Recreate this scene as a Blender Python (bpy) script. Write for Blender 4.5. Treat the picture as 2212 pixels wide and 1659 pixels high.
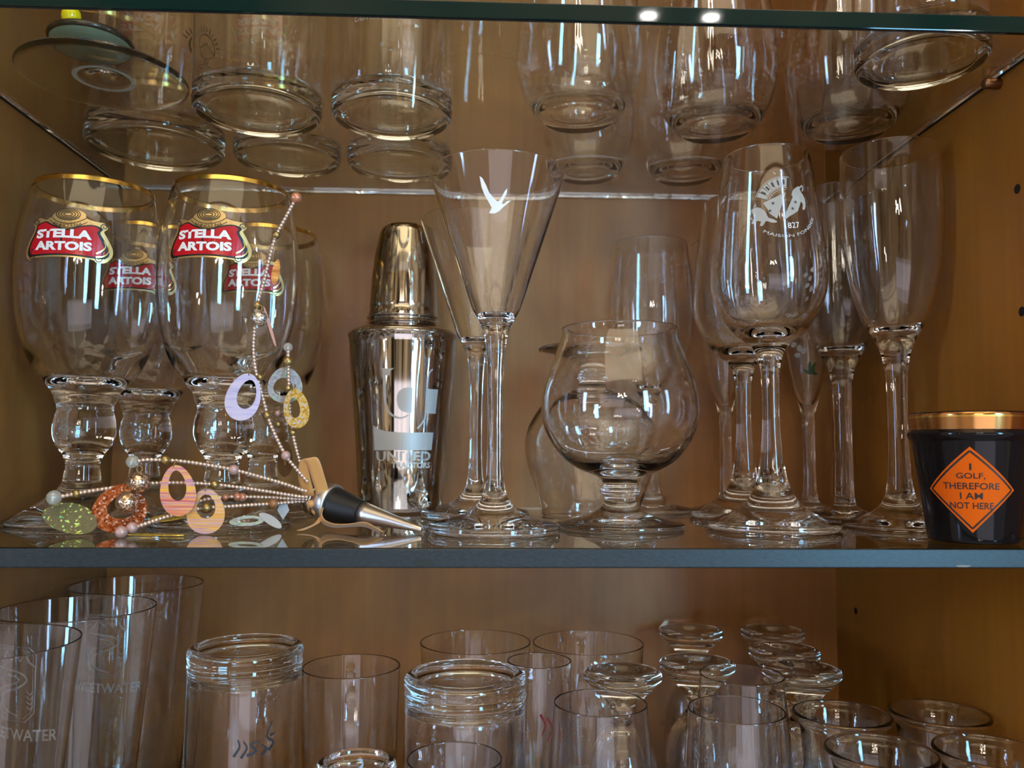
import bpy, bmesh, math, random
from mathutils import Vector, Matrix

for _o in list(bpy.data.objects):
    bpy.data.objects.remove(_o, do_unlink=True)
S = bpy.context.scene
COL = S.collection
random.seed(7)
MM = 0.001

# ------------------------------------------------------------------ camera
YAW, PITCH, ROLL, FPX, EYE = 0.0397, 0.08168, 0.0061, 1789.19, 0.04362
_F = Vector((math.sin(YAW)*math.cos(PITCH), math.cos(YAW)*math.cos(PITCH), math.sin(PITCH)))
_R = Vector((math.cos(YAW), -math.sin(YAW), 0)); _U = _R.cross(_F)
_R2 = math.cos(ROLL)*_R + math.sin(ROLL)*_U
_U2 = -math.sin(ROLL)*_R + math.cos(ROLL)*_U
cam = bpy.data.cameras.new('camera'); cam_o = bpy.data.objects.new('camera', cam); COL.objects.link(cam_o)
cam.sensor_fit = 'HORIZONTAL'; cam.sensor_width = 36.0; cam.lens = FPX/2212*36
_m = Matrix.Identity(4)
for _i in range(3):
    _m[_i][0] = _R2[_i]; _m[_i][1] = _U2[_i]; _m[_i][2] = -_F[_i]
_m.translation = Vector((0, -0.38, EYE))
cam_o.matrix_world = _m
cam.clip_start = 0.01
cam.dof.use_dof = True; cam.dof.focus_distance = 0.465; cam.dof.aperture_fstop = 11.0
S.camera = cam_o

# ------------------------------------------------------------------ world: the dim warm room in front of the cabinet
S.view_settings.view_transform = 'Standard'
S.view_settings.look = 'None'
S.view_settings.gamma = 1.0
S.view_settings.use_curve_mapping = False
S.view_settings.exposure = 0.12
w = bpy.data.worlds.new('room'); S.world = w; w.use_nodes = True
wn, wl = w.node_tree.nodes, w.node_tree.links
for _n in list(wn): wn.remove(_n)
w_out = wn.new('ShaderNodeOutputWorld'); w_bg = wn.new('ShaderNodeBackground')
w_tc = wn.new('ShaderNodeTexCoord'); w_sep = wn.new('ShaderNodeSeparateXYZ')
w_noise = wn.new('ShaderNodeTexNoise'); w_noise.inputs['Scale'].default_value = 2.6
w_ramp = wn.new('ShaderNodeValToRGB')
w_ramp.color_ramp.elements[0].position = 0.42; w_ramp.color_ramp.elements[0].color = (0.022, 0.014, 0.008, 1)
w_ramp.color_ramp.elements[1].position = 0.60; w_ramp.color_ramp.elements[1].color = (0.66, 0.48, 0.28, 1)
_map = wn.new('ShaderNodeMapping'); _map.inputs['Scale'].default_value = (1.8, 1.8, 0.45)
wl.new(w_tc.outputs['Generated'], _map.inputs['Vector'])
wl.new(_map.outputs['Vector'], w_noise.inputs['Vector'])
wl.new(w_noise.outputs['Fac'], w_ramp.inputs['Fac'])
wl.new(w_tc.outputs['Generated'], w_sep.inputs['Vector'])
def w_step(lo, hi):
    n = wn.new('ShaderNodeMapRange'); n.interpolation_type = 'SMOOTHSTEP'
    n.inputs['From Min'].default_value = lo; n.inputs['From Max'].default_value = hi
    wl.new(w_sep.outputs['Z'], n.inputs['Value']); return n.outputs['Result']
def w_mix(fac, a, color):
    n = wn.new('ShaderNodeMix'); n.data_type = 'RGBA'
    wl.new(fac, n.inputs['Factor']); wl.new(a, n.inputs['A']); n.inputs['B'].default_value = (*color, 1); return n.outputs['Result']
_c = w_mix(w_step(0.35, 0.75), w_ramp.outputs['Color'], (0.80, 0.62, 0.40))      # ceiling
_c = w_mix(w_step(-0.12, -0.30), _c, (0.36, 0.31, 0.31))                          # pale floor
wl.new(_c, w_bg.inputs['Color']); w_bg.inputs['Strength'].default_value = 1.0
wl.new(w_bg.outputs['Background'], w_out.inputs['Surface'])

# ------------------------------------------------------------------ the windows and lamps of the room behind the camera, plus added fill lights
def area(name, loc, target, sx, sy, power, color):
    l = bpy.data.lights.new(name, 'AREA'); l.shape = 'RECTANGLE'; l.size = sx; l.size_y = sy
    l.energy = power; l.color = color
    o = bpy.data.objects.new(name, l); COL.objects.link(o)
    o.location = loc
    o.rotation_euler = (Vector(target)-Vector(loc)).to_track_quat('-Z', 'Y').to_euler()
    return o
def lamp(name, loc, power, color, radius):
    l = bpy.data.lights.new(name, 'POINT'); l.energy = power; l.color = color; l.shadow_soft_size = radius
    o = bpy.data.objects.new(name, l); COL.objects.link(o); o.location = loc
    return o
def dirpos(az, dist, z):
    a = math.radians(az); return (math.sin(a)*dist, -math.cos(a)*dist, z)
TGT = (0, 0.1, 0.05)
area('window_light', dirpos(31, 2.3, 0.30), TGT, 0.25, 1.15, 34, (0.24, 0.64, 1.0))
area('side_window_light', dirpos(-62, 2.1, 0.25), TGT, 0.16, 1.0, 14, (0.36, 0.58, 1.0))
area('far_window_light', dirpos(66, 2.0, 0.2), TGT, 0.12, 1.0, 8, (0.36, 0.58, 1.0))
area('haze_fill_light', (0.20, -2.6, -0.60), (0, 0.1, -0.1), 1.9, 0.9, 7.5, (0.86, 0.84, 1.0))  # added wide low light for the lilac haze on the back wall
area('warm_fill_light', (0.0, -1.6, 2.1), TGT, 2.4, 1.5, 22, (1.0, 0.78, 0.52))  # added broad warm fill overhead, widened so its reflection stays faint
for _k in range(8):
    _a = _k*math.pi/4
    lamp('chandelier_bulb', (-0.12+0.17*math.cos(_a), -1.7+0.17*math.sin(_a), 0.52+0.06*(_k % 2)), 2.0, (1.0, 0.87, 0.68), 0.026)
for _x, _y in ((0.395, -1.5), (0.545, -1.5)):
    _o = area('downlight', (_x, _y, 1.08), (_x, _y, 0), 0.036, 0.020, 0.40, (1.0, 0.95, 0.88)); _o.data.shape = 'ELLIPSE'
for _x, _y, _z in ((0.75, -1.0, 0.10), (0.80, -1.05, 0.16), (-0.85, -1.1, 0.02), (-0.90, -1.05, 0.10)):
    lamp('lamp_bulb', (_x, _y, _z), 1.3, (1.0, 0.92, 0.80), 0.024)

cy = S.cycles
cy.max_bounces = 20; cy.transmission_bounces = 20; cy.glossy_bounces = 6; cy.diffuse_bounces = 2; cy.transparent_max_bounces = 24
cy.caustics_reflective = True; cy.caustics_refractive = True
cy.sample_clamp_indirect = 45.0; cy.blur_glossy = 0.3
cy.use_denoising = True
cy.use_adaptive_sampling = True; cy.adaptive_threshold = 0.06; cy.adaptive_min_samples = 20

# ------------------------------------------------------------------ materials
def mat(name, color, rough=0.5, metal=0.0, spec=0.5, coat=0.0, coat_rough=0.1, trans=0.0, ior=1.45, alpha=1.0):
    m = bpy.data.materials.new(name); m.use_nodes = True
    b = m.node_tree.nodes['Principled BSDF']
    b.inputs['Base Color'].default_value = (*color, 1)
    b.inputs['Roughness'].default_value = rough
    b.inputs['Metallic'].default_value = metal
    b.inputs['Specular IOR Level'].default_value = spec
    b.inputs['Coat Weight'].default_value = coat
    b.inputs['Coat Roughness'].default_value = coat_rough
    b.inputs['Transmission Weight'].default_value = trans
    b.inputs['IOR'].default_value = ior
    b.inputs['Alpha'].default_value = alpha
    return m
def glass(name, color, rough=0.0, ior=1.46):
    m = bpy.data.materials.new(name); m.use_nodes = True
    n, l = m.node_tree.nodes, m.node_tree.links
    for x in list(n): n.remove(x)
    o = n.new('ShaderNodeOutputMaterial'); g = n.new('ShaderNodeBsdfGlass')
    g.inputs['Color'].default_value = (*color, 1); g.inputs['Roughness'].default_value = rough; g.inputs['IOR'].default_value = ior
    l.new(g.outputs['BSDF'], o.inputs['Surface'])
    return m
def noise_mix(m, c1, c2, scale, stretch=(1, 1, 1), lo=0.35, hi=0.65, detail=4, coord='Object', kind='noise', distortion=0.0):
    n, l = m.node_tree.nodes, m.node_tree.links
    b = n['Principled BSDF']
    tc = n.new('ShaderNodeTexCoord'); mp = n.new('ShaderNodeMapping'); mp.inputs['Scale'].default_value = stretch
    if kind == 'noise':
        t = n.new('ShaderNodeTexNoise'); t.inputs['Scale'].default_value = scale; t.inputs['Detail'].default_value = detail
        t.inputs['Distortion'].default_value = distortion
        out = t.outputs['Fac']
    else:
        t = n.new('ShaderNodeTexVoronoi'); t.inputs['Scale'].default_value = scale
        sp = n.new('ShaderNodeSeparateColor'); l.new(t.outputs['Color'], sp.inputs['Color']); out = sp.outputs['Red']
    r = n.new('ShaderNodeValToRGB')
    e = r.color_ramp.elements
    e[0].position = lo; e[0].color = (*c1, 1); e[1].position = hi; e[1].color = (*c2, 1)
    l.new(tc.outputs[coord], mp.inputs['Vector']); l.new(mp.outputs['Vector'], t.inputs['Vector'])
    l.new(out, r.inputs['Fac']); l.new(r.outputs['Color'], b.inputs['Base Color'])
    return r
def add_stop(r, pos, c):
    e = r.color_ramp.elements.new(pos); e.color = (*c, 1)

M = {}
def wood(name, dark, light, coat=0.45):
    m = mat(name, light, rough=0.42, spec=0.4, coat=coat, coat_rough=0.36)
    r = noise_mix(m, dark, light, 6.5, (1.2, 1.2, 0.8), 0.30, 0.70, 5, distortion=1.6)
    n, l = m.node_tree.nodes, m.node_tree.links
    t = n.new('ShaderNodeTexNoise'); t.inputs['Scale'].default_value = 60; t.inputs['Detail'].default_value = 5
    mp = n.new('ShaderNodeMapping'); mp.inputs['Scale'].default_value = (3, 3, 0.12)
    tc = n.new('ShaderNodeTexCoord'); l.new(tc.outputs['Object'], mp.inputs['Vector']); l.new(mp.outputs['Vector'], t.inputs['Vector'])
    mx = n.new('ShaderNodeMix'); mx.data_type = 'RGBA'; mx.blend_type = 'MULTIPLY'
    r2 = n.new('ShaderNodeValToRGB'); r2.color_ramp.elements[0].color = (0.90, 0.89, 0.88, 1); r2.color_ramp.elements[1].color = (1.05, 1.05, 1.05, 1)
    r2.color_ramp.elements[0].position = 0.35; r2.color_ramp.elements[1].position = 0.65
    l.new(t.outputs['Fac'], r2.inputs['Fac'])
    mx.inputs['Factor'].default_value = 0.8
    l.new(r.outputs['Color'], mx.inputs['A']); l.new(r2.outputs['Color'], mx.inputs['B'])
    l.new(mx.outputs['Result'], n['Principled BSDF'].inputs['Base Color'])
    return m
M['wood'] = wood('stained_maple', (0.22, 0.078, 0.011), (0.33, 0.132, 0.021), 0.4)
M['side_wood'] = wood('side_stained_maple', (0.25, 0.090, 0.006), (0.34, 0.128, 0.009))
M['shaded_left_wood'] = wood('shaded_left_maple', (0.20, 0.078, 0.014), (0.28, 0.112, 0.020))  # same maple, toned down to carry the dimmer light on the left wall
def clear(name, color, ior=1.46, rough=0.04):
    """clear glass: smooth refraction with a very slightly soft reflecting skin"""
    m = bpy.data.materials.new(name); m.use_nodes = True
    n, l = m.node_tree.nodes, m.node_tree.links
    for x in list(n): n.remove(x)
    o = n.new('ShaderNodeOutputMaterial'); mx = n.new('ShaderNodeMixShader'); f = n.new('ShaderNodeFresnel'); f.inputs['IOR'].default_value = ior
    r = n.new('ShaderNodeBsdfRefraction'); r.inputs['IOR'].default_value = ior; r.inputs['Roughness'].default_value = 0.0; r.inputs['Color'].default_value = (*color, 1)
    g = n.new('ShaderNodeBsdfAnisotropic'); g.inputs['Roughness'].default_value = rough; g.inputs['Color'].default_value = (*color, 1)
    l.new(f.outputs['Fac'], mx.inputs['Fac']); l.new(r.outputs['BSDF'], mx.inputs[1]); l.new(g.outputs['BSDF'], mx.inputs[2]); l.new(mx.outputs['Shader'], o.inputs['Surface'])
    return m
M['glass'] = clear('clear_glass', (1.0, 1.0, 1.0))
M['thick_glass'] = clear('thick_clear_glass', (0.985, 0.992, 0.988))
M['frost'] = glass('frosted_glass', (0.97, 0.98, 0.97), rough=0.22)
M['satin_glass'] = glass('satin_glass', (0.96, 0.96, 0.95), rough=0.06)
def slab_glass(name, color, density):
    m = glass(name, (1, 1, 1), ior=1.52)
    n, l = m.node_tree.nodes, m.node_tree.links
    v = n.new('ShaderNodeVolumeAbsorption'); v.inputs['Color'].default_value = (*color, 1); v.inputs['Density'].default_value = density
    o = [x for x in n if x.type == 'OUTPUT_MATERIAL'][0]
    l.new(v.outputs['Volume'], o.inputs['Volume'])
    return m
M['shelf_glass'] = slab_glass('green_float_glass', (0.20, 0.72, 0.55), 10.0)
M['ground_edge'] = mat('ground_glass_edge', (0.012, 0.030, 0.032), rough=0.36, spec=0.55)
noise_mix(M['ground_edge'], (0.003, 0.011, 0.015), (0.010, 0.026, 0.034), 900, (0.4, 1, 1), 0.35, 0.7)
M['polished_edge'] = mat('polished_glass_edge', (0.002, 0.014, 0.011), rough=0.04, spec=0.4)
M['gold'] = mat('gold', (0.83, 0.55, 0.14), rough=0.18, metal=1.0)
M['pale_gold'] = mat('pale_gold_print', (0.66, 0.46, 0.19), rough=0.3, metal=0.7)
M['red'] = mat('red_print', (0.52, 0.008, 0.016), rough=0.25)
M['pint_etch'] = mat('pint_etching', (0.60, 0.57, 0.52), rough=0.6, alpha=0.5)
M['white'] = mat('white_print', (0.86, 0.86, 0.84), rough=0.35)
M['etch'] = mat('etched_white', (0.66, 0.65, 0.60), rough=0.6, alpha=0.8)
M['crest_etch'] = mat('crest_etching', (0.60, 0.58, 0.52), rough=0.7, alpha=0.62)
M['soft_etch'] = mat('faint_etching', (0.42, 0.38, 0.33), rough=0.7, alpha=0.55)
M['black_print'] = mat('black_print', (0.012, 0.010, 0.009), rough=0.4)
M['dark_print'] = mat('dark_print', (0.03, 0.024, 0.02), rough=0.5, alpha=0.75)
M['blue_print'] = mat('dark_blue_print', (0.015, 0.03, 0.05), rough=0.4, alpha=0.85)
M['red_print'] = mat('dark_red_print', (0.18, 0.01, 0.01), rough=0.4)
M['steel'] = mat('polished_steel', (0.52, 0.49, 0.45), rough=0.06, metal=1.0)
M['cap_steel'] = mat('warm_polished_steel', (0.54, 0.48, 0.39), rough=0.08, metal=1.0)
M['brushed'] = mat('satin_steel', (0.74, 0.71, 0.66), rough=0.33, metal=1.0)
M['steel_etch'] = mat('sandblasted_steel', (0.50, 0.50, 0.49), rough=0.5, metal=0.35)
M['rubber'] = mat('black_rubber', (0.010, 0.010, 0.010), rough=0.45)
M['black_glass'] = mat('black_glazed_glass', (0.006, 0.005, 0.006), rough=0.10, spec=0.35, coat=0.0)
M['orange'] = mat('orange_print', (0.66, 0.105, 0.003), rough=0.6, spec=0.1)
M['pin'] = mat('bronze_pin', (0.30, 0.16, 0.08), rough=0.35, metal=1.0)
M['hole'] = mat('dark_hole', (0.006, 0.003, 0.002), rough=0.9)
M['shadow_gap'] = mat('dark_gap_shade', (0.010, 0.007, 0.005), rough=0.8)  # near-black that stands in for the shade beside the shelf ends
M['yellow'] = mat('yellow_glass_bead', (0.85, 0.68, 0.0), rough=0.12, coat=0.6)
M['green_foot'] = mat('pale_green_enamel', (0.36, 0.52, 0.38), rough=0.25, coat=0.4)
M['dark_rim'] = mat('dark_enamel', (0.020, 0.016, 0.010), rough=0.25, coat=0.4)
M['leaf'] = mat('green_paint', (0.03, 0.10, 0.03), rough=0.4)
M['petal'] = mat('white_paint', (0.60, 0.58, 0.52), rough=0.5, alpha=0.7)
# stopper materials
M['seed'] = mat('pinkish_silver_seed_bead', (0.74, 0.58, 0.48), rough=0.2, metal=0.75)
M['gold_bead'] = mat('antique_gold_bead', (0.42, 0.29, 0.11), rough=0.32, metal=0.9)
M['copper_bead'] = mat('copper_pearl_bead', (0.66, 0.27, 0.15), rough=0.3, metal=0.5)
M['mauve_bead'] = mat('mauve_pearl_bead', (0.52, 0.33, 0.29), rough=0.35, metal=0.3)
M['brown_bead'] = mat('brown_bead', (0.30, 0.12, 0.04), rough=0.3, coat=0.5)
M['clear_bead'] = mat('crackled_clear_bead', (0.84, 0.82, 0.72), rough=0.20, trans=0.78, coat=0.5)
for nm, a, b in (('silver_bead', (0.40, 0.36, 0.27), (0.95, 0.93, 0.85)), ('bronze_bead', (0.30, 0.19, 0.11), (0.86, 0.66, 0.48))):
    M[nm] = mat(nm.replace('_bead', '_glitter_ball'), b, rough=0.25, metal=0.9)
    noise_mix(M[nm], a, b, 1400, lo=0.35, hi=0.6, kind='voronoi')
M['satin'] = mat('gold_satin_ribbon', (0.56, 0.27, 0.075), rough=0.4, spec=0.6)
M['satin'].node_tree.nodes['Principled BSDF'].inputs['Sheen Weight'].default_value = 0.4
def foil(name, stops, scale, stretch, metal=0.6, rough=0.25, kind='noise', trans=0.0, alpha=1.0):
    m = mat(name, stops[0][1], rough=rough, metal=metal, trans=trans, alpha=alpha)
    r = noise_mix(m, stops[0][1], stops[-1][1], scale, stretch, stops[0][0], stops[-1][0], 3, kind=kind)
    for p, c in stops[1:-1]: add_stop(r, p, c)
    return m
M['lavender'] = foil('lavender_foil', [(0.3, (0.42, 0.42, 0.70)), (0.5, (0.58, 0.56, 0.80)), (0.7, (0.66, 0.62, 0.78))], 500, (0.10, 1, 1.3), 0.35, 0.35)
M['stripe'] = foil('pink_gold_striped_foil', [(0.30, (0.55, 0.10, 0.28)), (0.41, (0.86, 0.30, 0.12)), (0.48, (0.92, 0.58, 0.26)), (0.54, (0.42, 0.16, 0.62)), (0.58, (0.90, 0.42, 0.30)), (0.64, (0.95, 0.62, 0.04)), (0.74, (0.90, 0.28, 0.22))], 620, (0.025, 1, 1.5), 0.45, 0.28)
M['stripegold'] = foil('peach_gold_striped_foil', [(0.30, (0.80, 0.42, 0.22)), (0.42, (0.92, 0.46, 0.10)), (0.50, (0.95, 0.62, 0.24)), (0.56, (0.52, 0.30, 0.62)), (0.62, (0.92, 0.55, 0.30)), (0.72, (0.85, 0.72, 0.10))], 620, (0.025, 1, 1.5), 0.45, 0.28)
M['amber'] = foil('amber_glitter_acetate', [(0.0, (0.22, 0.035, 0.008)), (0.5, (0.42, 0.09, 0.018)), (0.85, (0.55, 0.20, 0.09)), (1.0, (0.95, 0.70, 0.60))], 1000, (1, 1, 1), 0.3, 0.2, 'voronoi')
M['oliveglitter'] = foil('olive_glitter_acetate', [(0.0, (0.15, 0.138, 0.072)), (0.86, (0.185, 0.17, 0.09)), (0.90, (0.45, 0.55, 0.06)), (0.95, (0.85, 0.95, 0.25)), (1.0, (0.15, 0.85, 0.35))], 900, (1, 1, 1), 0.15, 0.3, 'voronoi', alpha=0.88)
M['goldglitter'] = foil('gold_glitter_acetate', [(0.0, (0.55, 0.30, 0.03)), (0.4, (0.75, 0.48, 0.08)), (0.8, (0.85, 0.62, 0.30)), (1.0, (0.55, 0.62, 0.95))], 900, (1, 1, 1), 0.4, 0.25, 'voronoi', alpha=0.9)
M['goldfoil'] = foil('yellow_gold_foil', [(0.3, (0.50, 0.30, 0.03)), (0.7, (0.90, 0.62, 0.10))], 700, (1, 1, 1), 0.6, 0.25)
M['iridescent'] = foil('iridescent_acetate', [(0.0, (0.42, 0.44, 0.48)), (0.5, (0.60, 0.60, 0.66)), (0.85, (0.66, 0.70, 0.72)), (1.0, (0.35, 0.85, 0.50))], 800, (1, 1, 1), 0.2, 0.15, 'voronoi', alpha=0.6)
M['hololie'] = foil('holographic_acetate', [(0.0, (0.45, 0.55, 0.62)), (0.5, (0.75, 0.80, 0.82)), (0.8, (0.80, 0.85, 0.55)), (1.0, (0.40, 0.90, 0.70))], 900, (1, 1, 1), 0.3, 0.15, 'voronoi', alpha=0.8)
M['clearleaf'] = mat('clear_acetate', (0.70, 0.72, 0.74), rough=0.15, alpha=0.5)
M['brownclear'] = mat('brown_acetate', (0.10, 0.045, 0.015), rough=0.15, alpha=0.85)
M['orangeleaf'] = foil('orange_striped_foil', [(0.35, (0.40, 0.16, 0.04)), (0.65, (0.85, 0.45, 0.14))], 500, (0.3, 1, 1.2), 0.5, 0.3)
M['pinkleaf'] = mat('pink_acetate', (0.60, 0.30, 0.25), rough=0.3, alpha=0.9)
M['drop'] = mat('smoky_crystal', (0.55, 0.58, 0.62), rough=0.1, alpha=0.7)

# ------------------------------------------------------------------ helpers
def link(o, parent=None):
    COL.objects.link(o)
    if parent is not None: o.parent = parent
    return o
def tag(o, label, cat, group=None):
    o['label'] = label; o['category'] = cat
    if group: o['group'] = group
    return o
def empty(name, loc=(0, 0, 0), rz=0.0):
    e = bpy.data.objects.new(name, None); e.empty_display_size = 0.02
    COL.objects.link(e); e.location = loc; e.rotation_euler = (0, 0, rz)
    return e
def mesh_obj(name, verts, faces, material, parent=None, smooth=True, normals=None):
    me = bpy.data.meshes.new(name); me.from_pydata([tuple(v) for v in verts], [], faces); me.update()
    me.materials.append(material)
    if smooth: me.polygons.foreach_set('use_smooth', [True]*len(me.polygons))
    if normals: me.normals_split_custom_set_from_vertices(normals)
    return link(bpy.data.objects.new(name, me), parent)
def bm_obj(name, bm, material, parent=None, smooth=False):
    me = bpy.data.meshes.new(name); bm.to_mesh(me); bm.free(); me.materials.append(material)
    if smooth: me.polygons.foreach_set('use_smooth', [True]*len(me.polygons))
    return link(bpy.data.objects.new(name, me), parent)
def box(name, lo, hi, material, parent=None, bevel=0.0, seg=2):
    bm = bmesh.new(); bmesh.ops.create_cube(bm, size=1)
    for v in bm.verts:
        v.co = Vector([lo[i] + (v.co[i]+0.5)*(hi[i]-lo[i]) for i in range(3)])
    if bevel: bmesh.ops.bevel(bm, geom=bm.edges[:], offset=bevel, segments=seg, affect='EDGES', profile=0.6)
    return bm_obj(name, bm, material, parent)
def structure(o): o['kind'] = 'structure'; return o
def copy_tree(o, parent=None):
    c = o.copy(); COL.objects.link(c)
    if parent is not None: c.parent = parent
    for ch in list(o.children): copy_tree(ch, c)
    return c
def cr(pts, n=6):
    """Catmull-Rom through (r, z) points; None splits the line into separately smoothed runs."""
    runs, cur = [], []
    for p in pts:
        if p is None: runs.append(cur); cur = [cur[-1]]
        else: cur.append(p)
    runs.append(cur); out = []
    for run in runs:
        if len(run) < 3: seg = list(run)
        else:
            P = [tuple(2*run[0][i]-run[1][i] for i in range(len(run[0])))] + run + [tuple(2*run[-1][i]-run[-2][i] for i in range(len(run[0])))]
            seg = []
            for k in range(1, len(P)-2):
                a, b, c, d = P[k-1:k+3]
                for j in range(n):
                    t = j/n
                    seg.append(tuple(0.5*(2*b[i]+(c[i]-a[i])*t+(2*a[i]-5*b[i]+4*c[i]-d[i])*t*t+(3*b[i]-a[i]-3*c[i]+d[i])*t**3) for i in range(len(b))))
            seg.append(run[-1])
        out += seg if not out else seg[1:]
    return out
def lathe_data(profile, seg=72):
    """verts, faces, strip index of each face, from a (r, z) profile in metres."""
    verts, rings, faces, fk = [], [], [], []
    for r, z in profile:
        if r < 1e-6: rings.append([len(verts)]); verts.append((0, 0, z))
        else:
            i0 = len(verts); rings.append(list(range(i0, i0+seg)))
            verts += [(r*math.sin(2*math.pi*k/seg), -r*math.cos(2*math.pi*k/seg), z) for k in range(seg)]
    for k in range(len(rings)-1):
        A, B = rings[k], rings[k+1]
        for j in range(seg):
            a, a2 = A[j % len(A)], A[(j+1) % len(A)]; b, b2 = B[j % len(B)], B[(j+1) % len(B)]
            f = [a]
            for x in (a2, b2, b):
                if x not in f: f.append(x)
            if len(f) > 2: faces.append(f); fk.append(k)
    return verts, faces, fk
def lathe(name, profile, material, parent=None, seg=72, sharp=None):
    v, f, _ = lathe_data(profile, seg)
    return mesh_obj(name, v, f, material, parent)
class Glass:
    """A turned glass: one closed wall whose surface is handed out to bowl, stem and foot."""
    def __init__(self, outer, inner, wall_round=True, n=6):
        self.out = [(max(r, 0)*MM, z*MM) for r, z in cr(outer, n)]
        self.inn = [(max(r, 0)*MM, z*MM) for r, z in cr(inner, n)]
        (ro, zo), (ri, zi) = self.out[-1], self.inn[0]
        rim = []
        rc, zc, rr = (ro+ri)/2, (zo+zi)/2, (ro-ri)/2
        for k in range(1, 5):
            a = math.pi*k/5; rim.append((rc+rr*math.cos(a), zc+abs(rr)*math.sin(a)))
        full = [(p, True) for p in self.out]+[(p, False) for p in rim+self.inn]
        new = []
        for k, (p, fo) in enumerate(full):
            def turn(i):
                if not 0 < i < len(full)-1: return 0
                (a, _), (c, _), (d, _) = full[i-1:i+2]
                u = Vector((c[0]-a[0], c[1]-a[1])); v = Vector((d[0]-c[0], d[1]-c[1]))
                return u.angle(v) if u.length > 1e-7 and v.length > 1e-7 else 0
            new.append((p, fo))
            if k < len(full)-1:
                q = full[k+1][0]; L = math.hypot(q[0]-p[0], q[1]-p[1])
                if L > 0.002:
                    ts = ([0.0004/L] if turn(k) > 0.2 else [])+([1-0.0004/L] if turn(k+1) > 0.2 else [])
                    for t in ts: new.append(((p[0]+(q[0]-p[0])*t, p[1]+(q[1]-p[1])*t), fo and full[k+1][1]))
        self.prof = [p for p, _ in new]; self.nout = sum(1 for _, fo in new if fo)
    def R(self, z):
        """outer radius at height z (metres)"""
        best = None
        for (r0, z0), (r1, z1) in zip(self.out, self.out[1:]):
            if min(z0, z1)-1e-9 <= z <= max(z0, z1)+1e-9 and abs(z1-z0) > 1e-9:
                best = r0+(r1-r0)*(z-z0)/(z1-z0)
        return best if best is not None else self.out[-1][0]
    def build(self, root, cuts, materials, flip=0.0, seg=72):
        """cuts: [(part name, up to z in mm)], inner wall goes to the last part; flip: total height when it stands upside down"""
        v, f, fk = lathe_data(self.prof, seg)
        bm = bmesh.new(); bv = [bm.verts.new(p) for p in v]
        for q in f: bm.faces.new([bv[i] for i in q])
        bm.normal_update(); nr = [Vector(x.normal) for x in bv]; bm.free()
        def cls(k):
            if k >= self.nout-1: return cuts[-1][0]
            zm = (self.prof[k][1]+self.prof[k+1][1])/2/MM
            for nm, zt in cuts:
                if zm <= zt: return nm
            return cuts[-1][0]
        res = {}
        for ci, (nm, zt) in enumerate(cuts):
            fs = [q for q, k in zip(f, fk) if cls(k) == nm]
            used = sorted({i for q in fs for i in q}); mp = {i: j for j, i in enumerate(used)}
            vs = [v[i] for i in used]; ns = [nr[i] for i in used]; fs = [[mp[i] for i in q] for q in fs]
            if flip:
                vs = [(x, -y, flip*MM-z) for x, y, z in vs]; ns = [(q[0], -q[1], -q[2]) for q in ns]
            m = materials[nm] if isinstance(materials, dict) else materials
            res[nm] = mesh_obj(nm, vs, fs, m, root, True, [tuple(q) for q in ns])
        return res
# flat artwork: (verts2d, faces) in millimetres, wrapped later on a turned surface
_FC = {}
def text2d(body, size, bold=0.0, shear=0.0, spacing=1.0, width=None):
    cu = bpy.data.curves.new('lettering', 'FONT'); cu.body = body; cu.size = 1.0; cu.offset = bold; cu.shear = shear
    cu.space_character = spacing; cu.align_x = 'CENTER'; cu.align_y = 'CENTER'; cu.resolution_u = 3
    o = bpy.data.objects.new('lettering', cu); COL.objects.link(o)
    dg = bpy.context.evaluated_depsgraph_get(); dg.update()
    me = bpy.data.meshes.new_from_object(o.evaluated_get(dg))
    vs = [(v.co.x, v.co.y) for v in me.vertices]; fs = [list(p.vertices) for p in me.polygons]
    bpy.data.objects.remove(o, do_unlink=True); bpy.data.meshes.remove(me); bpy.data.curves.remove(cu)
    x0, x1 = min(v[0] for v in vs), max(v[0] for v in vs); y0, y1 = min(v[1] for v in vs), max(v[1] for v in vs)
    s = size/(y1-y0); sx = (width/(x1-x0)) if width else s
    return [((x-(x0+x1)/2)*sx, (y-(y0+y1)/2)*s) for x, y in vs], fs
def poly2d(pts, cell=2.0):
    bm = bmesh.new(); vs = [bm.verts.new((x, y, 0)) for x, y in pts]; bm.faces.new(vs)
    bmesh.ops.triangulate(bm, faces=bm.faces[:])
    xs = [p[0] for p in pts]; x = min(xs)+cell
    while x < max(xs):
        bmesh.ops.bisect_plane(bm, geom=bm.verts[:]+bm.edges[:]+bm.faces[:], plane_co=(x, 0, 0), plane_no=(1, 0, 0)); x += cell
    bm.verts.index_update()
    r = [(v.co.x, v.co.y) for v in bm.verts], [[v.index for v in f.verts] for f in bm.faces]
    bm.free(); return r
def strip2d(pts, w0, w1=None):
    w1 = w0 if w1 is None else w1; vs, fs = [], []
    for i, p in enumerate(pts):
        a, b = pts[max(i-1, 0)], pts[min(i+1, len(pts)-1)]
        dx, dy = b[0]-a[0], b[1]-a[1]; L = math.hypot(dx, dy) or 1
        w = w0+(w1-w0)*i/max(len(pts)-1, 1)
        vs += [(p[0]-dy/L*w/2, p[1]+dx/L*w/2), (p[0]+dy/L*w/2, p[1]-dx/L*w/2)]
        if i: fs.append([2*i-2, 2*i-1, 2*i+1, 2*i])
    return vs, fs
def join2d(*parts):
    V, F = [], []
    for v, f in parts:
        o = len(V); V += v; F += [[i+o for i in q] for q in f]
    return V, F
def move2d(p, dx=0, dy=0, rot=0.0, s=1.0):
    c, q = math.cos(rot)*s, math.sin(rot)*s
    return [(x*c-y*q+dx, x*q+y*c+dy) for x, y in p[0]], p[1]
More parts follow.
